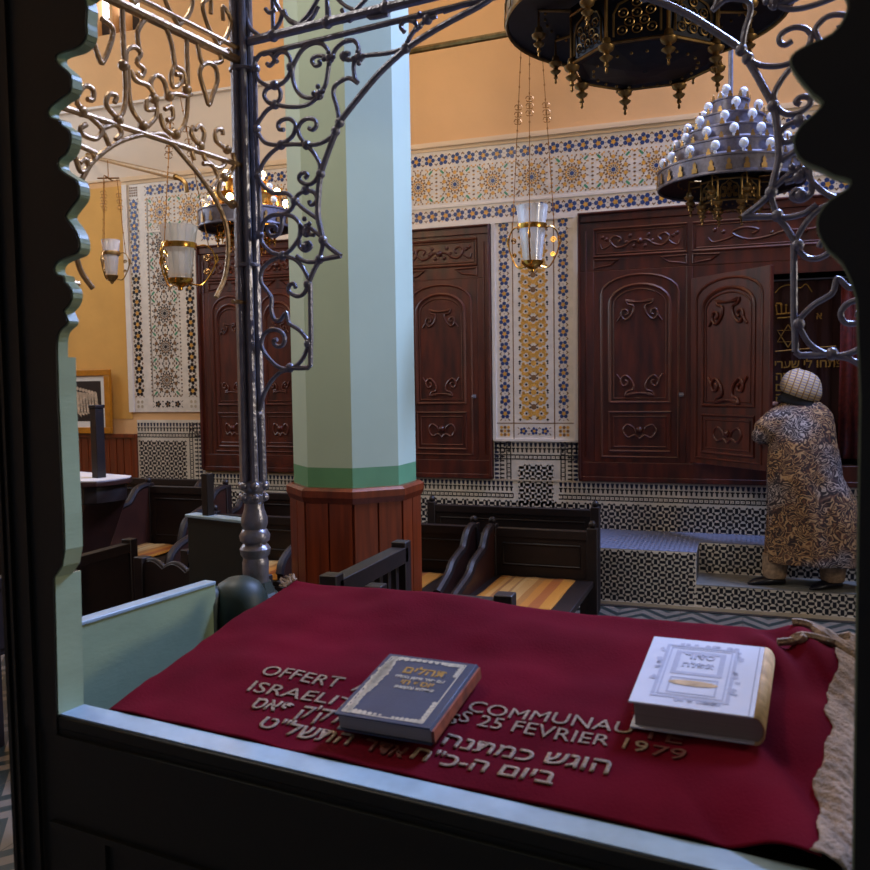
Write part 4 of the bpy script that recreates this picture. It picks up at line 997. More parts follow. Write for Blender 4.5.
# ------------------------------------------------------------------ burgundy cloth
cl = thing('embroidered_cloth', 'burgundy velvet cloth with gold French and Hebrew lettering spread over the sloping desk', 'cloth', (P0.x, P0.y, 0), -AB)
from mathutils import noise as _ns
def wr(s, t):
    w = .009*_ns.noise(Vector((s*4, t*8, 1)))+.004*_ns.noise(Vector((s*14, t*16, 4)))
    k = max(0, min(1, (s-.90)/.12))
    flat = 1
    w += k*(.016*abs(math.sin((s*1.6+t*.9)*16+_ns.noise(Vector((s*6, t*6, 9)))*2)))
    k2 = math.exp(-((s-1.0)/.07)**2-((t-.40)/.07)**2)
    w += k2*(.020+.012*math.sin(s*95+t*40))
    return w
def cloth_pt(s, t):
    tt = min(max(t, 0), .487); z = wr(s, t)+.003
    p = Vector(dk(s, tt, z))
    if t > .487:
        e = t-.487; a = min(e/.012, 1)*PI/2
        p.y += .010*math.sin(a); p.z -= max(0, e-.010)
    if s < .060:
        e = .060-s; p.x = .060-.012*min(1, e/.015); p.z -= max(0, e-.006)+.004*math.sin(t*50)*(e > .01)
    if s > 1.085:
        e = s-1.085; p.x = 1.085+e*.75; p.z -= e*.55
    return p
def cgrid(s0, s1, t0, t1, ns, nt): 
    vs = [cloth_pt(s0+(s1-s0)*i/ns, t0+(t1-t0)*j/nt) for j in range(nt+1) for i in range(ns+1)]
    return vs, [(j*(ns+1)+i, j*(ns+1)+i+1, (j+1)*(ns+1)+i+1, (j+1)*(ns+1)+i) for j in range(nt) for i in range(ns)]
mb = MB(); mb.add(*cgrid(.030, 1.072, .002, .60, 220, 130)); o = mb.build('velvet_sheet', M['velvet'], cl, angle=180)
md = o.modifiers.new('thick', 'SOLIDIFY'); md.thickness = .0022; md.offset = -1
# fringes: right band, left edge, far right knot
def lift(vs, d): return [v+Vector((0, -stt*d, ct*d)) for v in vs]
mb = MB(); vs, fs = cgrid(1.062, 1.125, .002, .50, 22, 130)
vs = [v+Vector((.005*math.sin(v.y*37)+.003*math.sin(v.y*90), 0, .003+.0015*math.sin(v.y*420+v.x*300))) for v in vs]
mb.add(vs, fs); o = mb.build('gold_fringe', M['fringe'], cl, angle=180); md = o.modifiers.new('thick', 'SOLIDIFY'); md.thickness = .002
mb = MB()
P = [cloth_pt(.034, t)+Vector((-.004, 0, -.001)) for t in [i*.02 for i in range(25)]]; mb.tube(P, .0045, 6)
for i in range(150):
    t = .004+.485*i/150; p = cloth_pt(.034, t); mb.tube([p, p+Vector((-.004-.003*rnd.random(), 0, -.008-.010*rnd.random()))], .0012, 4)
for i in range(40):
    s = .052+.006*rnd.random(); t = .46+.04*rnd.random(); p = cloth_pt(s, min(t, .49)); mb.tube([p+Vector((0, 0, .002)), p+Vector((-.02*rnd.random()-.006, .02*rnd.random(), .012*rnd.random()))], .002, 4)
mb.build('gold_fringe', M['fringe'], cl)
mb = MB()
P = [cloth_pt(.985+.02*math.sin(i*.9)+i*.008, .425+.006*math.sin(i*1.7)+.002*i)+Vector((0, 0, .004)) for i in range(14)]; mb.tube(P, .006, 6, smooth=3)
P = [cloth_pt(1.03+i*.008, .48-.008*i)+Vector((0, 0, .006)) for i in range(9)]; mb.tube(P, [.007, .010, .012, .010, .009, .008, .008, .007, .006], 8, smooth=2)
P = [cloth_pt(1.0+.01*i, .487)+Vector((0, 0, .004)) for i in range(9)]; mb.tube(P, .007, 6, smooth=2)
mb.build('gold_fringe', M['fringe'], cl)
def embroid(txt, s0, t0, s1, size, m='thread', bold=.0, lift_=.0045, name='lettering', t1=None):
    o = text_mesh(txt, 1.0, M[m], name, cl, 0, 0); me = o.data
    xs = [v.co.x for v in me.vertices]; ys = [v.co.y for v in me.vertices]
    x0, x1 = min(xs), max(xs); yt = max(ys); t1 = t0 if t1 is None else t1
    bpy.data.objects.remove(o)
    cu = bpy.data.curves.new(name, 'FONT'); cu.body = txt; cu.size = size/.73; cu.offset = bold; cu.resolution_u = 3
    tmp = bpy.data.objects.new('tmp_text', cu); COL.objects.link(tmp); dg = bpy.context.evaluated_depsgraph_get()
    me = bpy.data.meshes.new_from_object(tmp.evaluated_get(dg)); bpy.data.objects.remove(tmp); bpy.data.curves.remove(cu)
    me.materials.clear(); me.materials.append(M[m])
    xs = [v.co.x for v in me.vertices]; x0, x1 = min(xs), max(xs)
    bm = bmesh.new(); bm.from_mesh(me); bmesh.ops.triangulate(bm, faces=bm.faces[:]); 
    ln = [e for e in bm.edges if e.calc_length() > .01]
    if ln: bmesh.ops.subdivide_edges(bm, edges=ln, cuts=2)
    for v in bm.verts:
        f = (v.co.x-x0)/(x1-x0); s = s0+(s1-s0)*f; t = t0+(t1-t0)*f+v.co.y
        p = Vector(dk(s, t, wr(s, t)+.003+.0012)); v.co = p
    bm.to_mesh(me); bm.free()
    o = bpy.data.objects.new(name, me); COL.objects.link(o); o.parent = cl
    md = o.modifiers.new('thick', 'SOLIDIFY'); md.thickness = .0012; md.offset = 1
    return o
embroid('OFFERT', .238, .148, .388, .027); embroid('A LA', .41, .150, .50, .026)
embroid('ISRAELITE', .244, .107, .462, .026); embroid('DE FES', .48, .12, .60, .024)
embroid('COMMUNAU', .602, .153, .835, .025, t1=.160); embroid('TÉ', .845, .158, .90, .024, 'thread_dim')
embroid('S 25 FEVRIER 19', .600, .129, .862, .024, t1=.127); embroid('79', .868, .126, .91, .023, 'thread_dim')
embroid('הוגש כמתנה'[::-1], .600, .075, .829, .029, bold=.0006); embroid('ביום ה-כ"ח'[::-1], .575, .034, .772, .028, bold=.0006)
embroid("לק'ק פאס"[::-1], .277, .070, .440, .030, bold=.0006); embroid('התשל"ט'[::-1], .325, .030, .480, .030, bold=.0006); embroid('אדר'[::-1], .50, .030, .565, .027, 'thread_dim', bold=.0006)

# ------------------------------------------------------------------ books
def st_of(px, py, off):
    Nn = BU.cross(BV*ct+Vector((0, 0, stt))); base = Vector((P0.x, P0.y, RZ))+Nn*off
    p = on_plane(px, py, base, Nn)-Vector((P0.x, P0.y, RZ)); return Vector((p.dot(BU), p.dot(BV*ct+Vector((0, 0, stt)))))
def book(name, label, corners, th, off, spine_right=True):
    q = [st_of(x, y, off+th) for x, y in corners]     # TL TR BR BL
    bc = (q[3]+q[2])/2; tcn = (q[0]+q[1])/2; L = (tcn-bc).length; Wd = ((q[1]-q[0]).length+(q[2]-q[3]).length)/2
    d = tcn-bc; ang = math.atan2(d.y, d.x)-PI/2; c = (bc+tcn)/2
    t = bpy.data.objects.new(name, None); COL.objects.link(t); t.empty_display_size = .05
    Mloc = Matrix.Translation(Vector((P0.x, P0.y, 0))) @ Matrix.Rotation(-AB, 4, 'Z') @ Matrix.Translation(Vector(dk(c.x, c.y, off))) @ Matrix.Rotation(TAU, 4, 'X') @ Matrix.Rotation(ang, 4, 'Z')
    t.matrix_world = Mloc; tag(t, label, 'book', None)
    return t, Wd, L
# navy book (spine on the right in the photo)
bt, W, L = book('prayer_book', 'navy book with silver corner ornament and gold Hebrew title on the burgundy cloth', [(388, 653), (479, 665), (428, 727), (335, 715)], .026, .011)
c = MB(); th = .026; cv = .0025
c.box(-W/2, W/2, -L/2, L/2, th-cv, th); c.box(-W/2, W/2, -L/2, L/2, 0, cv)
n = 8; c.add([(W/2+.0045*math.sin(PI*i/n), y, th*i/n) for i in range(n+1) for y in (-L/2, L/2)], [(2*i, 2*i+1, 2*i+3, 2*i+2) for i in range(n)])
c.build('cover', M['bk_blue'], bt, bevel=.0008)
pg = MB(); pg.box(-W/2+.004, W/2-.001, -L/2+.004, L/2-.004, cv, th-cv); pg.build('page_block', M['pages'], bt, smooth=False)
re = MB(); re.box(W/2+.0012, W/2+.0052, -L/2+.001, L/2-.001, .005, th-.004); re.build('spine', M['pages_red'], bt, label='worn rust coloured spine')
fo = MB(); z = th+.0006; hx_, hy_ = W/2-.008, L/2-.008
for (a0_, a1_, c0_, c1_) in ((-hx_, hx_-.006, -hy_-.001, -hy_+.001), (-hx_, hx_-.006, hy_-.001, hy_+.001), (-hx_-.001, -hx_+.001, -hy_, hy_), (hx_-.007, hx_-.005, -hy_, hy_)): fo.poly([(a0_, c0_, z), (a1_, c0_, z), (a1_, c1_, z), (a0_, c1_, z)])
rb = random.Random(3)
def blob(cx, cy, r): 
    pts = [(cx+r*(.7+.5*rb.random())*math.cos(2*PI*i/11), cy+r*(.7+.5*rb.random())*math.sin(2*PI*i/11), z+.0002) for i in range(11)]; fo.poly(pts)
for i in range(26):
    f = i/25; blob(-hx_+.006+.004*rb.random(), -hy_+.004+(2*hy_-.008)*f, .006+.004*(abs(f-.65) < .25))
for i in range(9): blob(-hx_+.008+.010*i, hy_-.003, .006-.0003*i)
for i in range(5): blob(hx_-.012-.006*i, hy_-.004, .0045); blob(hx_-.010, hy_-.008-.006*i, .004)
for i in range(7): blob(hx_-.010-.007*i, -hy_+.003, .0045-.0003*i); blob(hx_-.010, -hy_+.006+.007*i, .004); blob(-hx_+.010+.008*i, -hy_+.004, .006-.0006*i)
fo.build('silver_ornament', M['bk_silver'], bt, smooth=False)
def btext(bt, txt, cx, cy, size, m, bold=0, wlim=None):
    o = text_mesh(txt, size, m, 'title', bt, .0003, bold, align='CENTER'); o.location = (cx, cy, 0)
    return o
def btz(bt, txt, cx, cy, size, m, z, bold=0): o = btext(bt, txt, cx, cy, size, m, bold); o.location.z = z; return o
btz(bt, 'תהלים'[::-1], .006, L*.22, .026, M['gold_txt'], th+.0004, .0006)
btz(bt, 'עם סדר תיקון הכללי'[::-1], .006, L*.135, .0095, M['bk_silver'], th+.0004, .0003)
btz(bt, 'יוסף חי'[::-1], .008, L*.045, .018, M['gold_txt'], th+.0004, .0005)
btz(bt, 'תפילות ובקשות'[::-1], .010, L*-.02, .010, M['bk_silver'], th+.0004, .0003)
# white book
bt, W, L = book('prayer_book', 'thick white book with pale grey foil frame lying at the right of the cloth', [(655, 636), (764, 647), (755, 717), (627, 701)], .040, .011)
th = .040; cv = .003
c = MB(); c.box(-W/2, W/2, -L/2, L/2, th-cv, th); c.box(-W/2, W/2, -L/2, L/2, 0, cv); c.build('cover', M['bk_white'], bt, bevel=.001)
sp = MB(); n = 12; sp.add([(W/2+.013*math.sin(PI*(i/n)), y, th*(.5-.5*math.cos(PI*i/n))) for i in range(n+1) for y in (-L/2, L/2)], [(2*i, 2*i+1, 2*i+3, 2*i+2) for i in range(n)])
so = sp.build('spine', M['bk_spine'], bt, label='rounded spine with warm light painted into its colour'); md = so.modifiers.new('thick', 'SOLIDIFY'); md.thickness = .002
pg = MB(); pv = [(-W/2+.006, cv), (W/2+.004, cv), (W/2+.009, th*.3), (W/2+.010, th*.5), (W/2+.009, th*.7), (W/2+.004, th-cv), (-W/2+.006, th-cv)]
pg.prism([(x, -L/2+.005, z_) for x, z_ in pv], (0, L-.010, 0)); pg.build('page_block', M['pages'], bt, smooth=False)
g = MB(); z = th+.0005
def strip(x0, x1, y0, y1): g.poly([(x0, y0, z), (x1, y0, z), (x1, y1, z), (x0, y1, z)])
for (hx_, hy0, hy1, r) in ((W/2-.030, -L/2+.022, L/2-.022, .0022), (W/2-.036, -L/2+.028, L/2-.028, .0010), (.030, -.005, L/2-.038, .0035), (.030, -L/2+.034, -.018, .0012)):
    X0, X1 = -hx_-.004, hx_-.004; strip(X0-r, X1+r, hy0-r, hy0+r); strip(X0-r, X1+r, hy1-r, hy1+r); strip(X0-r, X0+r, hy0+r, hy1-r); strip(X1-r, X1+r, hy0+r, hy1-r)
for i in range(46):
    a = rb.random(); side = rb.choice((-1, 1)); x = -.004+side*(W/2-.022-.006*rb.random()) if i % 2 else -.004+(rb.random()-.5)*(W-.05); y = (a-.5)*(L-.05) if i % 2 else rb.choice((-1, 1))*(L/2-.016)
    g.poly([(x+.004*math.cos(2*PI*k/7)*(.6+rb.random()*.6), y+.004*math.sin(2*PI*k/7)*(.6+rb.random()*.6), z) for k in range(7)])
g.build('grey_foil_frame', M['bk_grey'], bt, smooth=False)
g = MB(); g.poly([(x-.004, y-.030, th+.0007) for x, y in ngon(0, 0, .007, 16, 0, 4.6, 1)]); g.build('gold_label', M['bk_spine'], bt, smooth=False)
g = MB(); g.tube([(W/2-.006, -L/2+.002, th-.0006), (W/2-.006, L/2-.002, th-.0006)], .0012, 5); g.build('cover_hinge', M['bk_grey'], bt)
btz(bt, 'סדור'[::-1], -.004, .035, .020, M['bk_grey'], th+.0006, .0006); btz(bt, 'תפלה'[::-1], -.004, .012, .018, M['bk_grey'], th+.0006, .0005)

# ------------------------------------------------------------------ wrought iron canopy
can = thing('wrought_iron_canopy', 'silver painted wrought iron canopy of scrolls and arches on clustered columns over the desk', 'canopy', (P0.x, P0.y, 0), -AB)
CRP = dict(A=(225, 0, 6.692), B=(225, 120, 6.692), C=(225, 220, 6.692), D=(225, 320, 6.692), E=(340, 0, 6.214), G=(60, 0, 4.579), H=(60, 120, 4.579))
def pts_v(spec, v):
    out = []
    for c, L in spec:
        ox, oy, s = CRP[c]
        out += [Vector(at_v(ox+x/s, oy+y/s, v)) for x, y in L]
    return out
def pts_u(spec, u):
    out = []
    for c, L in spec:
        ox, oy, s = CRP[c]
        out += [Vector(at_u(ox+x/s, oy+y/s, u)) for x, y in L]
    return out
BACK = [
 [('A', [(205, 470), (230, 540), (290, 575), (330, 575), (385, 555), (430, 500), (440, 430), (430, 380), (400, 350), (360, 355), (335, 390), (350, 415)])],
 [('A', [(200, 420), (230, 370), (280, 350), (315, 370), (330, 405), (300, 440), (280, 425)])],
 [('A', [(330, 575), (280, 595), (262, 640), (290, 685), (335, 690), (368, 660), (370, 610), (345, 575)])],
 [('A', [(335, 700), (430, 715), (520, 710), (580, 685), (625, 640)])],
 [('A', [(335, 705), (280, 740), (235, 800), (205, 850)])],
 [('A', [(625, 640), (560, 655), (500, 630), (465, 570), (450, 480), (470, 410), (520, 330), (590, 290), (650, 295), (690, 340), (698, 400), (690, 470), (675, 560), (650, 610)])],
 [('A', [(700, 390), (650, 375), (600, 380), (582, 410), (605, 440), (635, 430), (630, 405)])],
 [('A', [(715, 390), (740, 330), (790, 285), (850, 270)]), ('E', [(30, 255), (80, 250), (110, 280), (115, 330), (90, 362), (50, 372), (22, 355), (35, 330), (60, 335)])],
 [('E', [(90, 355), (200, 340), (300, 330), (410, 300)])],
 [('E', [(90, 370), (85, 430), (95, 490), (110, 515), (60, 485), (10, 500)]), ('A', [(800, 530), (740, 570), (725, 630), (750, 720), (765, 820)])],
 [('B', [(475, 50), (465, 20), (430, -8), (385, 0), (357, 25), (362, 60), (395, 65)])],
 [('B', [(485, 60), (510, 15), (555, -10), (600, 0), (612, 35), (590, 65), (560, 55)])],
 [('B', [(475, 40), (450, 110), (375, 165)])], [('B', [(485, 50), (500, 110), (545, 170)])],
 [('B', [(215, 75), (260, 145), (320, 165), (380, 168), (460, 162), (545, 165), (620, 162), (690, 130), (740, 80)])],
 [('B', [(375, 170), (310, 220), (260, 280), (235, 340), (235, 400), (265, 450), (330, 490), (410, 490), (455, 530), (460, 560), (440, 600), (390, 630), (310, 640), (255, 690), (240, 770)]), ('C', [(255, 160), (310, 215), (385, 238)])],
 [('B', [(550, 170), (600, 230), (635, 300), (625, 370), (590, 420), (545, 430), (500, 405), (500, 370), (530, 352), (552, 370), (535, 390)])],
 [('B', [(465, 545), (490, 500), (540, 475), (590, 480), (615, 520), (600, 560), (570, 565), (565, 540)])],
 [('B', [(470, 540), (520, 590), (610, 655)])],
 [('B', [(380, 640), (380, 700), (360, 760), (310, 775), (285, 740), (300, 710), (340, 715), (335, 745)])],
 [('B', [(400, 630), (460, 650), (500, 700), (500, 770)]), ('C', [(490, 130), (440, 200), (385, 238)])],
 [('C', [(500, 110), (530, 50), (580, 60), (640, 110)])], [('C', [(500, 130), (500, 180), (540, 205), (575, 180), (560, 150), (530, 160)])], [('C', [(540, 30), (560, 90), (600, 100)])],
 [('C', [(385, 238), (310, 270), (250, 330), (240, 410), (270, 460), (310, 520), (310, 600), (330, 665), (370, 670), (410, 620), (430, 690), (500, 740), (550, 800), (560, 830)])],
 [('C', [(400, 240), (470, 265), (520, 320), (560, 410), (530, 490), (480, 510), (430, 480), (430, 440), (460, 425), (475, 455)])],
 [('C', [(480, 240), (530, 275), (600, 280), (640, 255)])], [('C', [(655, 140), (650, 190), (632, 260)])],
 [('D', [(550, 190), (520, 260), (470, 310), (420, 330), (350, 310), (280, 240), (245, 170), (260, 100), (310, 65), (370, 75), (400, 120), (385, 170), (340, 175), (325, 140), (350, 130)])],
 [('D', [(430, 330), (370, 350), (310, 410), (260, 500), (235, 600)])],
 [('E', [(400, 200), (378, 165), (400, 130), (450, 130), (475, 165), (440, 220), (410, 280)])], [('E', [(470, 190), (530, 130), (600, 100)])],
 [('A', [(390, 70), (360, 160), (300, 220), (230, 245)])], [('A', [(395, 70), (430, 140), (510, 165), (580, 120), (625, 40)])], [('A', [(690, 50), (700, 150)])], [('A', [(140, 60), (165, 180), (230, 240)])], [('A', [(270, 60), (300, 85), (340, 60)])],
 [('E', [(10, 60), (60, 130), (100, 60)])], [('E', [(160, 60), (190, 110), (300, 90)])],
]
STIFF = [
 [('A', [(205, 380), (200, 460), (200, 560), (205, 700), (205, 850)]), ('B', [(215, 200), (218, 370), (232, 560), (232, 770)])],
 [('C', [(655, 140), (700, 185), (775, 240)])], [('C', [(775, 240), (700, 253), (635, 268), (598, 330), (565, 410)])],
 [('C', [(570, 420), (572, 600), (575, 800)]), ('D', [(572, 190), (572, 300)])], [('D', [(572, 300), (555, 320), (490, 322), (430, 318)])],
]
ARC = [('C', [(655, 135), (640, 60)]), ('B', [(622, 640), (625, 500), (640, 370), (685, 230), (740, 85)]), ('A', [(770, 815)]), ('E', [(130, 590), (250, 450), (410, 305), (560, 205), (700, 125), (870, 35)])]
KN = [('A', [(205, 460), (440, 450), (330, 570), (335, 700), (630, 635), (700, 390), (768, 820)]), ('B', [(212, 60), (375, 168), (545, 168), (740, 75), (640, 360), (220, 370), (468, 540), (232, 770), (540, 470)]),
      ('C', [(385, 240), (545, 85), (655, 135), (632, 262), (555, 430), (558, 830), (540, 180)]), ('D', [(435, 320), (225, 630)]), ('E', [(410, 300), (25, 350), (120, 355), (545, 120)])]
UC = .4815
def mirror(p, mir): return Vector((2*UC-p.x, p.y, p.z)) if mir else p
def flat_bar(mb, P, w, d, sm=4):
    """wrought bar of roughly round section"""
    mb.tube(P, w, 8, smooth=sm)
for mir in (False, True):
    mb = MB()
    for sp_ in BACK: flat_bar(mb, [mirror(p, mir) for p in pts_v(sp_, VP)], .0050, 0)
    for sp_ in STIFF: flat_bar(mb, [mirror(p, mir) for p in pts_v(sp_, VP)], .0056, 0, 1)
    flat_bar(mb, [mirror(p, mir) for p in pts_v(ARC, VP)], .0066, 0)
    for p in pts_v(KN, VP):
        q = mirror(p, mir); mb.ball(q, .0105, None, 6, 1.05)
    rr = random.Random(5)
    for p in pts_v([('A', [(630, 620), (700, 390)]), ('E', [(120, 360), (500, 130)]), ('B', [(540, 700)])], VP):
        q = mirror(p, mir)
        for i in range(4): mb.ball(q+Vector((.012*math.cos(i*1.6), -.004, .012*math.sin(i*1.6))), .006, None, 5)
    mb.build('scroll_bracket', M['iron'], can)
# arch crown joining the brackets, long bars and frieze
pl_ = pts_v([('E', [(700, 125), (870, 35)])], VP); a, c = pl_[0], pl_[1]
mb = MB()
top = Vector((UC, VP, 2.345)); m_ = lambda p: Vector((2*UC-p.x, p.y, p.z))
mb.tube([a, c, top, m_(c), m_(a)], .0066, 8, smooth=6)
mb.tube([a+Vector((-.02, 0, .02)), c+Vector((-.01, 0, .012)), top+Vector((0, 0, .012)), m_(c)+Vector((.01, 0, .012)), m_(a)+Vector((.02, 0, .02))], .005, 8, smooth=6)
mb.tube([(UPL, VP, 2.360), (UPR, VP, 2.360)], .0105, 8); mb.tube([(UPL+.06, VP, 2.326), (UPR-.06, VP, 2.334)], .0065, 8)
for i in range(9): u = UPL+.09+.145*i; mb.ball((u, VP, 2.36), .014, None, 6); mb.tube([(u, VP, 2.36), (u, VP, 2.56)], .005, 6)
for i in range(8):
    u = UPL+.16+.145*i
    for s in (-1, 1): mb.tube([(u, VP, 2.37), (u+s*.03, VP, 2.39), (u+s*.06, VP, 2.43), (u+s*.05, VP, 2.48), (u+s*.02, VP, 2.47), (u+s*.025, VP, 2.44)], .0048, 6, smooth=3)
mb.tube([(UPL, VP, 2.57), (UPR, VP, 2.57)], .009, 8)
mb.build('top_frieze', M['iron'], can)
# side arches in the planes of the two columns
SIDE = [
 [('G', [(100, 820), (150, 740), (250, 660), (350, 622), (420, 615), (480, 622)]), ('H', [(560, 160), (650, 270), (720, 380), (760, 480), (770, 600), (755, 720), (715, 812)])],
 [('H', [(75, 630), (100, 700), (150, 770)])],
 [('G', [(285, 45), (290, 200), (300, 400), (292, 500), (270, 540)])], [('G', [(310, 300), (315, 420), (330, 500), (370, 560)])],
 [('G', [(365, 240), (355, 150), (390, 90), (430, 85), (480, 120), (510, 200), (525, 300)])],
 [('G', [(300, 300), (305, 235), (340, 215), (370, 245), (352, 285), (385, 320), (372, 350), (350, 330)])],
 [('G', [(320, 320), (350, 370), (400, 390), (430, 430)])], [('G', [(430, 440), (415, 380), (440, 345), (475, 370), (492, 440)])],
 [('G', [(525, 300), (508, 350), (520, 398), (552, 380), (555, 345), (530, 340)])], [('G', [(530, 305), (565, 330), (580, 400)])],
 [('G', [(490, 445), (530, 430), (580, 440), (600, 430)])], [('G', [(435, 450), (400, 458), (398, 500), (430, 500)])],
 [('G', [(440, 455), (440, 530), (400, 580)])], [('G', [(455, 520), (480, 590), (530, 620)])], [('G', [(480, 500), (510, 490), (515, 540), (490, 550)])],
 [('G', [(540, 610), (575, 550), (585, 400), (580, 180), (600, 160), (625, 190), (640, 260), (655, 295)])],
 [('G', [(650, 300), (640, 340), (665, 430), (682, 480), (700, 430), (720, 370), (712, 310), (680, 288), (650, 300)])],
 [('G', [(700, 290), (740, 280), (730, 240), (765, 228), (785, 260)])],
 [('G', [(150, 180), (180, 270), (200, 280), (240, 170), (235, 120), (190, 85)])],
 [('G', [(120, 520), (75, 460), (110, 395), (150, 410), (150, 455), (125, 455)])], [('G', [(260, 540), (212, 480), (225, 432), (258, 440), (250, 470)])],
 [('G', [(120, 520), (190, 590), (165, 635), (110, 620), (92, 590), (120, 570)])], [('G', [(190, 590), (255, 570), (280, 610), (255, 640)])], [('G', [(190, 590), (215, 640), (230, 680)])],
 [('G', [(60, 640), (100, 672), (165, 700)])], [('G', [(70, 720), (95, 785), (130, 765), (115, 730), (90, 745)])], [('G', [(75, 660), (140, 690), (160, 720)])],
 [('H', [(640, 120), (605, 140), (615, 185)])], [('H', [(650, 120), (665, 180), (720, 220), (755, 200), (740, 178)])], [('H', [(632, 110), (600, 60), (610, 30)])],
 [('H', [(650, 115), (660, 60), (640, 25), (618, 45)])], [('H', [(755, 130), (715, 95), (712, 50), (740, 42), (745, 68)])], [('H', [(690, 310), (720, 260), (695, 205), (655, 200)])],
 [('H', [(790, 150), (795, 215), (735, 280), (730, 340), (780, 385)])],
]
SKN = [('G', [(100, 510), (265, 550), (290, 300), (380, 575), (530, 615), (430, 450), (580, 410), (500, 440)]), ('H', [(640, 118), (765, 135), (750, 262), (790, 385)])]
for us in (UPL, UPR):
    mb = MB()
    for sp_ in SIDE:
        P = [Vector((us, p.y, p.z)) for p in pts_u(sp_, UPL)]; mb.tube(P, .0052, 8, smooth=4)
    for p in pts_u(SKN, UPL): mb.ball((us, p.y, p.z), .011, None, 6)
    for z, r in ((2.085, .0062), (2.318, .010), (2.345, .006)): mb.tube([(us, .0, z), (us, VP, z)], r, 8)
    mb.tube([(us, .135, 2.085), (us, .135, 2.40)], .006, 6); 
    mb.tube([(us, VP-.055, 1.775), (us, VP-.01, 1.775)], .005, 6); mb.tube([(us, .185, 1.775), (us, .03, 1.775)], .005, 6)
    mb.tube([(us, .03, .0+ZS), (us, .03, 2.42)], .010, 8)
    for i in range(5):
        v = .10+.12*i
        for s in (-1, 1): mb.tube([(us, v, 2.33), (us, v+s*.03, 2.36), (us, v+s*.045, 2.40), (us, v+s*.02, 2.42), (us, v+s*.02, 2.39)], .005, 6, smooth=3)
    mb.build('side_arch', M['iron_warmlit'], can)
# clustered columns with turned bases
for us in (UPL, UPR):
    mb = MB()
    for i in range(6):
        a = 2*PI*i/6+.3
        mb.tube([(us+.019*math.cos(a), VP+.019*math.sin(a), 2.7), (us+.020*math.cos(a), VP+.020*math.sin(a), 2.3), (us+.0235*math.cos(a), VP+.0235*math.sin(a), 1.36)], [.0072, .0078, .0095], 8)
    mb.tube([(us, VP, 1.34), (us, VP, 2.7)], .014, 8)
    for z in (1.86, 2.30): mb.lathe([(.024, -.006), (.030, -.003), (.030, .003), (.024, .006)], (us, VP, z), 16)
    for k in range(6):
        a = 2*PI*k/6+.3; mb.ball((us+.027*math.cos(a), VP+.027*math.sin(a), 1.352), .0115, None, 6); mb.ball((us+.027*math.cos(a), VP+.027*math.sin(a), 1.325), .0105, None, 6)
    mb.lathe([(.020, 1.10), (.030, 1.115), (.031, 1.17), (.028, 1.182), (.034, 1.19), (.036, 1.203), (.030, 1.212), (.026, 1.216), (.034, 1.222), (.036, 1.235), (.030, 1.246), (.027, 1.25), (.031, 1.262), (.031, 1.275), (.024, 1.295), (.022, 1.31), (.028, 1.318), (.028, 1.33), (.022, 1.336), (.028, 1.345), (.028, 1.36), (.018, 1.366)], (us, VP, 0), 24)
    mb.build('column', M['column'], can)

# ------------------------------------------------------------------ the woman at the ark
wx, wy = .33, 6.30
wom = thing('person', 'woman from behind in brown and grey patterned robe and checked headscarf at the ark', 'person', (wx, wy, SZ+.004))
def skin_body(name, joints, bones, mats, parent, root=0, sub=2):
    me = bpy.data.meshes.new(name); me.from_pydata([j[0] for j in joints], bones, []); me.materials.append(mats)
    o = bpy.data.objects.new(name, me); COL.objects.link(o); o.parent = parent
    s = o.modifiers.new('skin', 'SKIN'); s.use_smooth_shade = True
    for v, j in zip(me.skin_vertices[0].data, joints): v.radius = (j[1], j[2] if len(j) > 2 else j[1])
    me.skin_vertices[0].data[root].use_root = True
    b_ = o.modifiers.new('sub', 'SUBSURF'); b_.levels = sub; b_.render_levels = sub
    return o
# joints relative to the person's feet; she leans to the ark, left forearm raised to the door
J = [((.02, .00, .78), .14, .11),      # 0 pelvis
     ((.03, .03, 1.00), .125, .095),   # 1 waist
     ((.035, .06, 1.16), .145, .09),   # 2 chest
     ((.035, .09, 1.245), .05),        # 3 neck
     ((-.06, .00, .74), .08), ((-.12, -.01, .42), .055), ((-.125, .0, .10), .030), ((-.14, -.02, .03), .016),   # left leg 4-7
     ((.12, .00, .74), .08), ((.20, -.01, .42), .055), ((.235, -.01, .10), .030), ((.225, -.03, .03), .016),     # right leg 8-11
     ((-.08, .06, 1.12), .055), ((-.215, .00, 1.02), .036), ((-.18, .13, 1.15), .028), ((-.16, .16, 1.19), .026),  # left arm 12-15
     ((.13, .07, 1.13), .050), ((.165, .16, .99), .038), ((.125, .29, 1.02), .030), ((.11, .33, 1.03), .026),      # right arm 16-19
     ((.03, .115, 1.33), .062), ((.025, .13, 1.40), .072)]                                                       # head 20-21
Bn = [(0, 1), (1, 2), (2, 3), (0, 4), (4, 5), (5, 6), (6, 7), (0, 8), (8, 9), (9, 10), (10, 11), (2, 12), (12, 13), (13, 14), (14, 15), (2, 16), (16, 17), (17, 18), (18, 19), (3, 20), (20, 21)]
skin_body('body', J, Bn, M['skin'], wom)
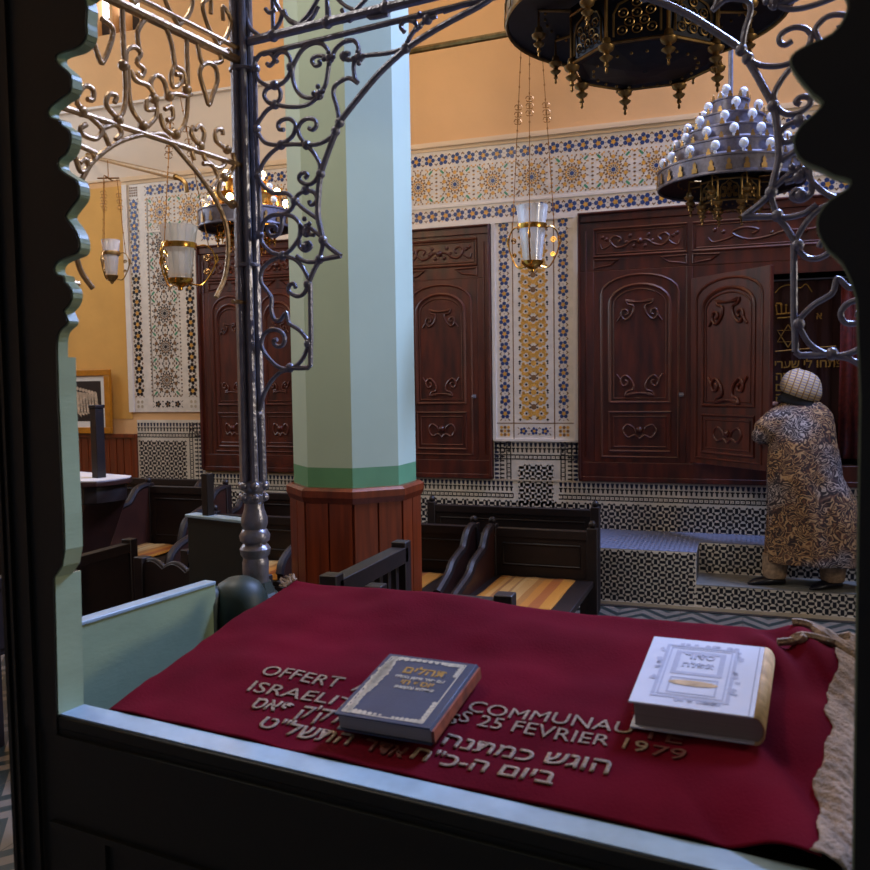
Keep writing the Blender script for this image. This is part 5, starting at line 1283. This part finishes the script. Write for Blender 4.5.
# hands
def hand(base, fwd, side, up, s=1.):
    base, fwd, side, up = Vector(base), Vector(fwd).normalized(), Vector(side).normalized(), Vector(up).normalized()
    js = [(base, .020)]; bs = []
    for k, (off, L) in enumerate(((-.026, .062), (-.009, .072), (.009, .068), (.026, .055))):
        p1 = base+fwd*.045+side*off; p2 = p1+fwd*L*.5-up*.004; p3 = p2+fwd*L*.45-up*.022
        i = len(js); js += [(p1, .012), (p2, .0085), (p3, .007)]; bs += [(0, i), (i, i+1), (i+1, i+2)]
    p1 = base+fwd*.018+side*.032; p2 = p1+fwd*.03+side*.018-up*.01; i = len(js); js += [(p1, .011), (p2, .0085)]; bs += [(0, i), (i, i+1)]
    return [(tuple(j[0]), j[1]) for j in js], bs
js, bs_ = hand((-.155, .175, 1.20), (.25, 1, .55), (1, -.2, 0), (0, -.4, 1)); skin_body('hand', js, bs_, M['skin'], wom, sub=1)
js, bs_ = hand((.105, .345, 1.035), (-.2, 1, .2), (-1, -.1, 0), (0, -.2, 1)); skin_body('hand', js, bs_, M['skin'], wom, sub=1)
# robe: lofted sections joined to sleeves, fused with a remesh
def rz_(z): return z-SZ
secs = [ # z above step, centre x, centre y, half width, half depth, fold amplitude
 (.165, .150, -.02, .335, .19, .020), (.30, .142, -.02, .325, .185, .018), (.45, .125, -.02, .302, .18, .015), (.60, .09, -.015, .270, .172, .011), (.74, .052, -.01, .236, .165, .008), (.86, .046, .0, .228, .155, .006),
 (.97, .040, .01, .212, .142, .005), (1.07, .038, .03, .206, .130, .004), (1.15, .036, .05, .198, .115, .003), (1.205, .032, .065, .165, .095, .002), (1.24, .034, .08, .115, .075, 0), (1.262, .034, .09, .075, .062, 0)]
n = 72; vs = []; fs = []
for (z, cx, cy, hw, hd, fa) in secs:
    for i in range(n):
        a = 2*PI*i/n; f = 1+fa*6*(.5*math.sin(a*7+z*2)+.5*math.sin(a*11+1))*.6
        vs.append((cx+hw*math.cos(a)*f, cy+hd*math.sin(a)*f, z))
for k in range(len(secs)-1):
    for i in range(n): fs.append((k*n+i, k*n+(i+1) % n, (k+1)*n+(i+1) % n, (k+1)*n+i))
fs.append(tuple(range(n))[::-1]); fs.append(tuple((len(secs)-1)*n+i for i in range(n)))
mb = MB(); mb.add(vs, fs)
mb.tube([(-.02, .06, 1.17), (-.10, .05, 1.12), (-.165, .02, 1.07), (-.218, -.01, 1.01), (-.205, .04, 1.04), (-.185, .10, 1.12)], [.085, .095, .088, .066, .060, .046], 16, smooth=4)
mb.tube([(.12, .06, 1.18), (.165, .10, 1.11), (.185, .16, 1.0), (.16, .22, .97), (.13, .27, 1.01)], [.05, .062, .060, .054, .045], 16, smooth=4)
ro = mb.build('robe', M['robe'], wom)
rm = ro.modifiers.new('fuse', 'REMESH'); rm.mode = 'VOXEL'; rm.voxel_size = .011; rm.use_smooth_shade = True
sm_ = ro.modifiers.new('soft', 'SMOOTH'); sm_.iterations = 5; sm_.factor = .5
# dark collar cloth, headscarf
mb = MB(); n = 28; ring = []
for i in range(n):
    a = 2*PI*i/n; ring.append((.040+.150*math.cos(a), .080+.100*math.sin(a), 1.232-.050*math.cos(a)-.0))
r2 = [(.035+.095*math.cos(2*PI*i/n), .10+.085*math.sin(2*PI*i/n), 1.285-.035*math.cos(2*PI*i/n)) for i in range(n)]
r0 = [(x*1.06-.002, y*1.0, z-.03) for x, y, z in ring]
r3 = [(.03+.06*math.cos(2*PI*i/n), .11+.06*math.sin(2*PI*i/n), 1.33) for i in range(n)]
mb.add(r0+ring+r2+r3, [(k*n+i, k*n+(i+1) % n, (k+1)*n+(i+1) % n, (k+1)*n+i) for k in range(3) for i in range(n)])
mb.build('collar_cloth', M['black_cloth'], wom)
mb = MB(); n = 36; hc = Vector((.035, .115, 1.355)); prof = [(-.098, .072, .0, -.02), (-.082, .104, .0, -.015), (-.05, .122, .0, -.01), (-.01, .124, 0, 0), (.035, .113, -.002, .0), (.07, .088, -.004, .005), (.092, .055, -.006, .008), (.102, .02, -.006, .01), (.103, .002, -.006, .01)]
vs = []
for (z, r, ox, oy) in prof:
    for i in range(n):
        a = 2*PI*i/n; k = 1+.018*math.sin(a*5+z*40); dz = -.020*math.cos(a)*(1 if z < 0 else .3)
        if z < -.04: dz += -.012*math.cos(a)
        vs.append((hc.x+ox+r*k*math.cos(a)*1.10, hc.y+oy+r*k*1.10*math.sin(a), hc.z+z*1.04+dz))
mb.add(vs, [(k*n+i, k*n+(i+1) % n, (k+1)*n+(i+1) % n, (k+1)*n+i) for k in range(len(prof)-1) for i in range(n)])
hs = mb.build('headscarf', M['scarf'], wom); hs.rotation_euler.x = 0; md = hs.modifiers.new('sub', 'SUBSURF'); md.levels = 1; md.render_levels = 1
# face under the scarf: nose and ears
mb = MB(); mb.ball((.03, .215, 1.35), .016, None, 6, 1.4); mb.ball((.0, .205, 1.37), .010, None, 6); mb.ball((.06, .205, 1.37), .010, None, 6); mb.build('face', M['skin'], wom)
for sx, cx, cy in ((-1, -.125, -.01), (1, .235, -.02)):
    mb = MB(); mb.lathe([(.050, .045), (.072, .05), (.080, .09), (.080, .13), (.080, .21)], (cx, cy, 0), 20); mb.build('trouser_cuff', M['trouser'], wom)
    mb = MB(); n = 16; P = []
    dirv = Vector((-.75, -.25, 0)).normalized() if sx < 0 else Vector((-.6, -.45, 0)).normalized(); sd = Vector((-dirv.y, dirv.x, 0))
    vs = []; L = .25
    for (f, w, h) in ((0, .020, .040), (.12, .046, .062), (.35, .048, .066), (.6, .050, .056), (.85, .042, .040), (1.0, .012, .016)):
        c_ = Vector((cx, cy, 0))+dirv*(L*(f-.28))
        for i in range(n):
            a = 2*PI*i/n; vs.append(tuple(c_+sd*w*math.cos(a)+Vector((0, 0, max(0.001, h*.5+h*.5*math.sin(a))))))
    mb.add(vs, [(k*n+i, k*n+(i+1) % n, (k+1)*n+(i+1) % n, (k+1)*n+i) for k in range(5) for i in range(n)]+[tuple(range(n)), tuple(range(5*n, 6*n))])
    mb.build('shoe', M['shoe'], wom)

# ------------------------------------------------------------------ light
def area(name, loc, target, sx, sy, col, en, spread=180):
    l = bpy.data.lights.new(name, 'AREA'); l.shape = 'RECTANGLE'; l.size = sx; l.size_y = sy; l.color = col; l.energy = en; l.spread = R_(spread)
    o = bpy.data.objects.new(name, l); COL.objects.link(o); o.location = loc
    d = Vector(target)-Vector(loc); o.rotation_euler = d.to_track_quat('-Z', 'Y').to_euler(); return o
def point(name, loc, col, en, r=.05):
    l = bpy.data.lights.new(name, 'POINT'); l.color = col; l.energy = en; l.shadow_soft_size = r
    o = bpy.data.objects.new(name, l); COL.objects.link(o); o.location = loc; return o
area('daylight_right', (XR+.10, (WR[0]+WR[1])/2, (WR[2]+WR[3])/2), (-1.0, 1.6, 1.2), WR[1]-WR[0]-.05, WR[3]-WR[2]-.05, (1, .88, .70), 56)
area('skylight', ((SK[0]+SK[1])/2, (SK[2]+SK[3])/2, HC+.04), (-1.6, 2.9, 1.3), SK[1]-SK[0]-.1, SK[3]-SK[2]-.1, (.38, .52, 1.0), 380, 95)
area('daylight_left', (XL-.02, 4.75, 4.45), (XL+3, 4.75, 3.6), 2.9, 2.1, (.74, .85, 1.0), 110)
point('chandelier_glow', (pD.x, pD.y-.1, pD.z+.42), (1, .72, .40), 14, .12)
point('lamp_warm_a', (-3.2, 5.3, 5.0), (1, .72, .42), 26, .4)
point('lamp_warm_b', (-.3, 5.3, 5.2), (1, .70, .40), 46, .4)
point('lamp_warm_c', (-5.9, 5.2, 3.2), (1, .78, .52), 7, .4)
point('lamp_front_left', (-2.6, 1.8, 4.6), (1, .93, .84), 185, .3)
W_ = bpy.data.worlds.new('world'); SC.world = W_; W_.use_nodes = True
W_.node_tree.nodes['Background'].inputs[0].default_value = (.55, .70, 1, 1); W_.node_tree.nodes['Background'].inputs[1].default_value = .3
vs_ = SC.view_settings; SC.display_settings.display_device = 'sRGB'
vs_.view_transform = 'Standard'; vs_.look = 'None'; vs_.gamma = 1; vs_.use_curve_mapping = False; vs_.exposure = -0.08
try: SC.cycles.max_bounces = 8; SC.cycles.transparent_max_bounces = 12; SC.cycles.sample_clamp_indirect = 4
except Exception: pass
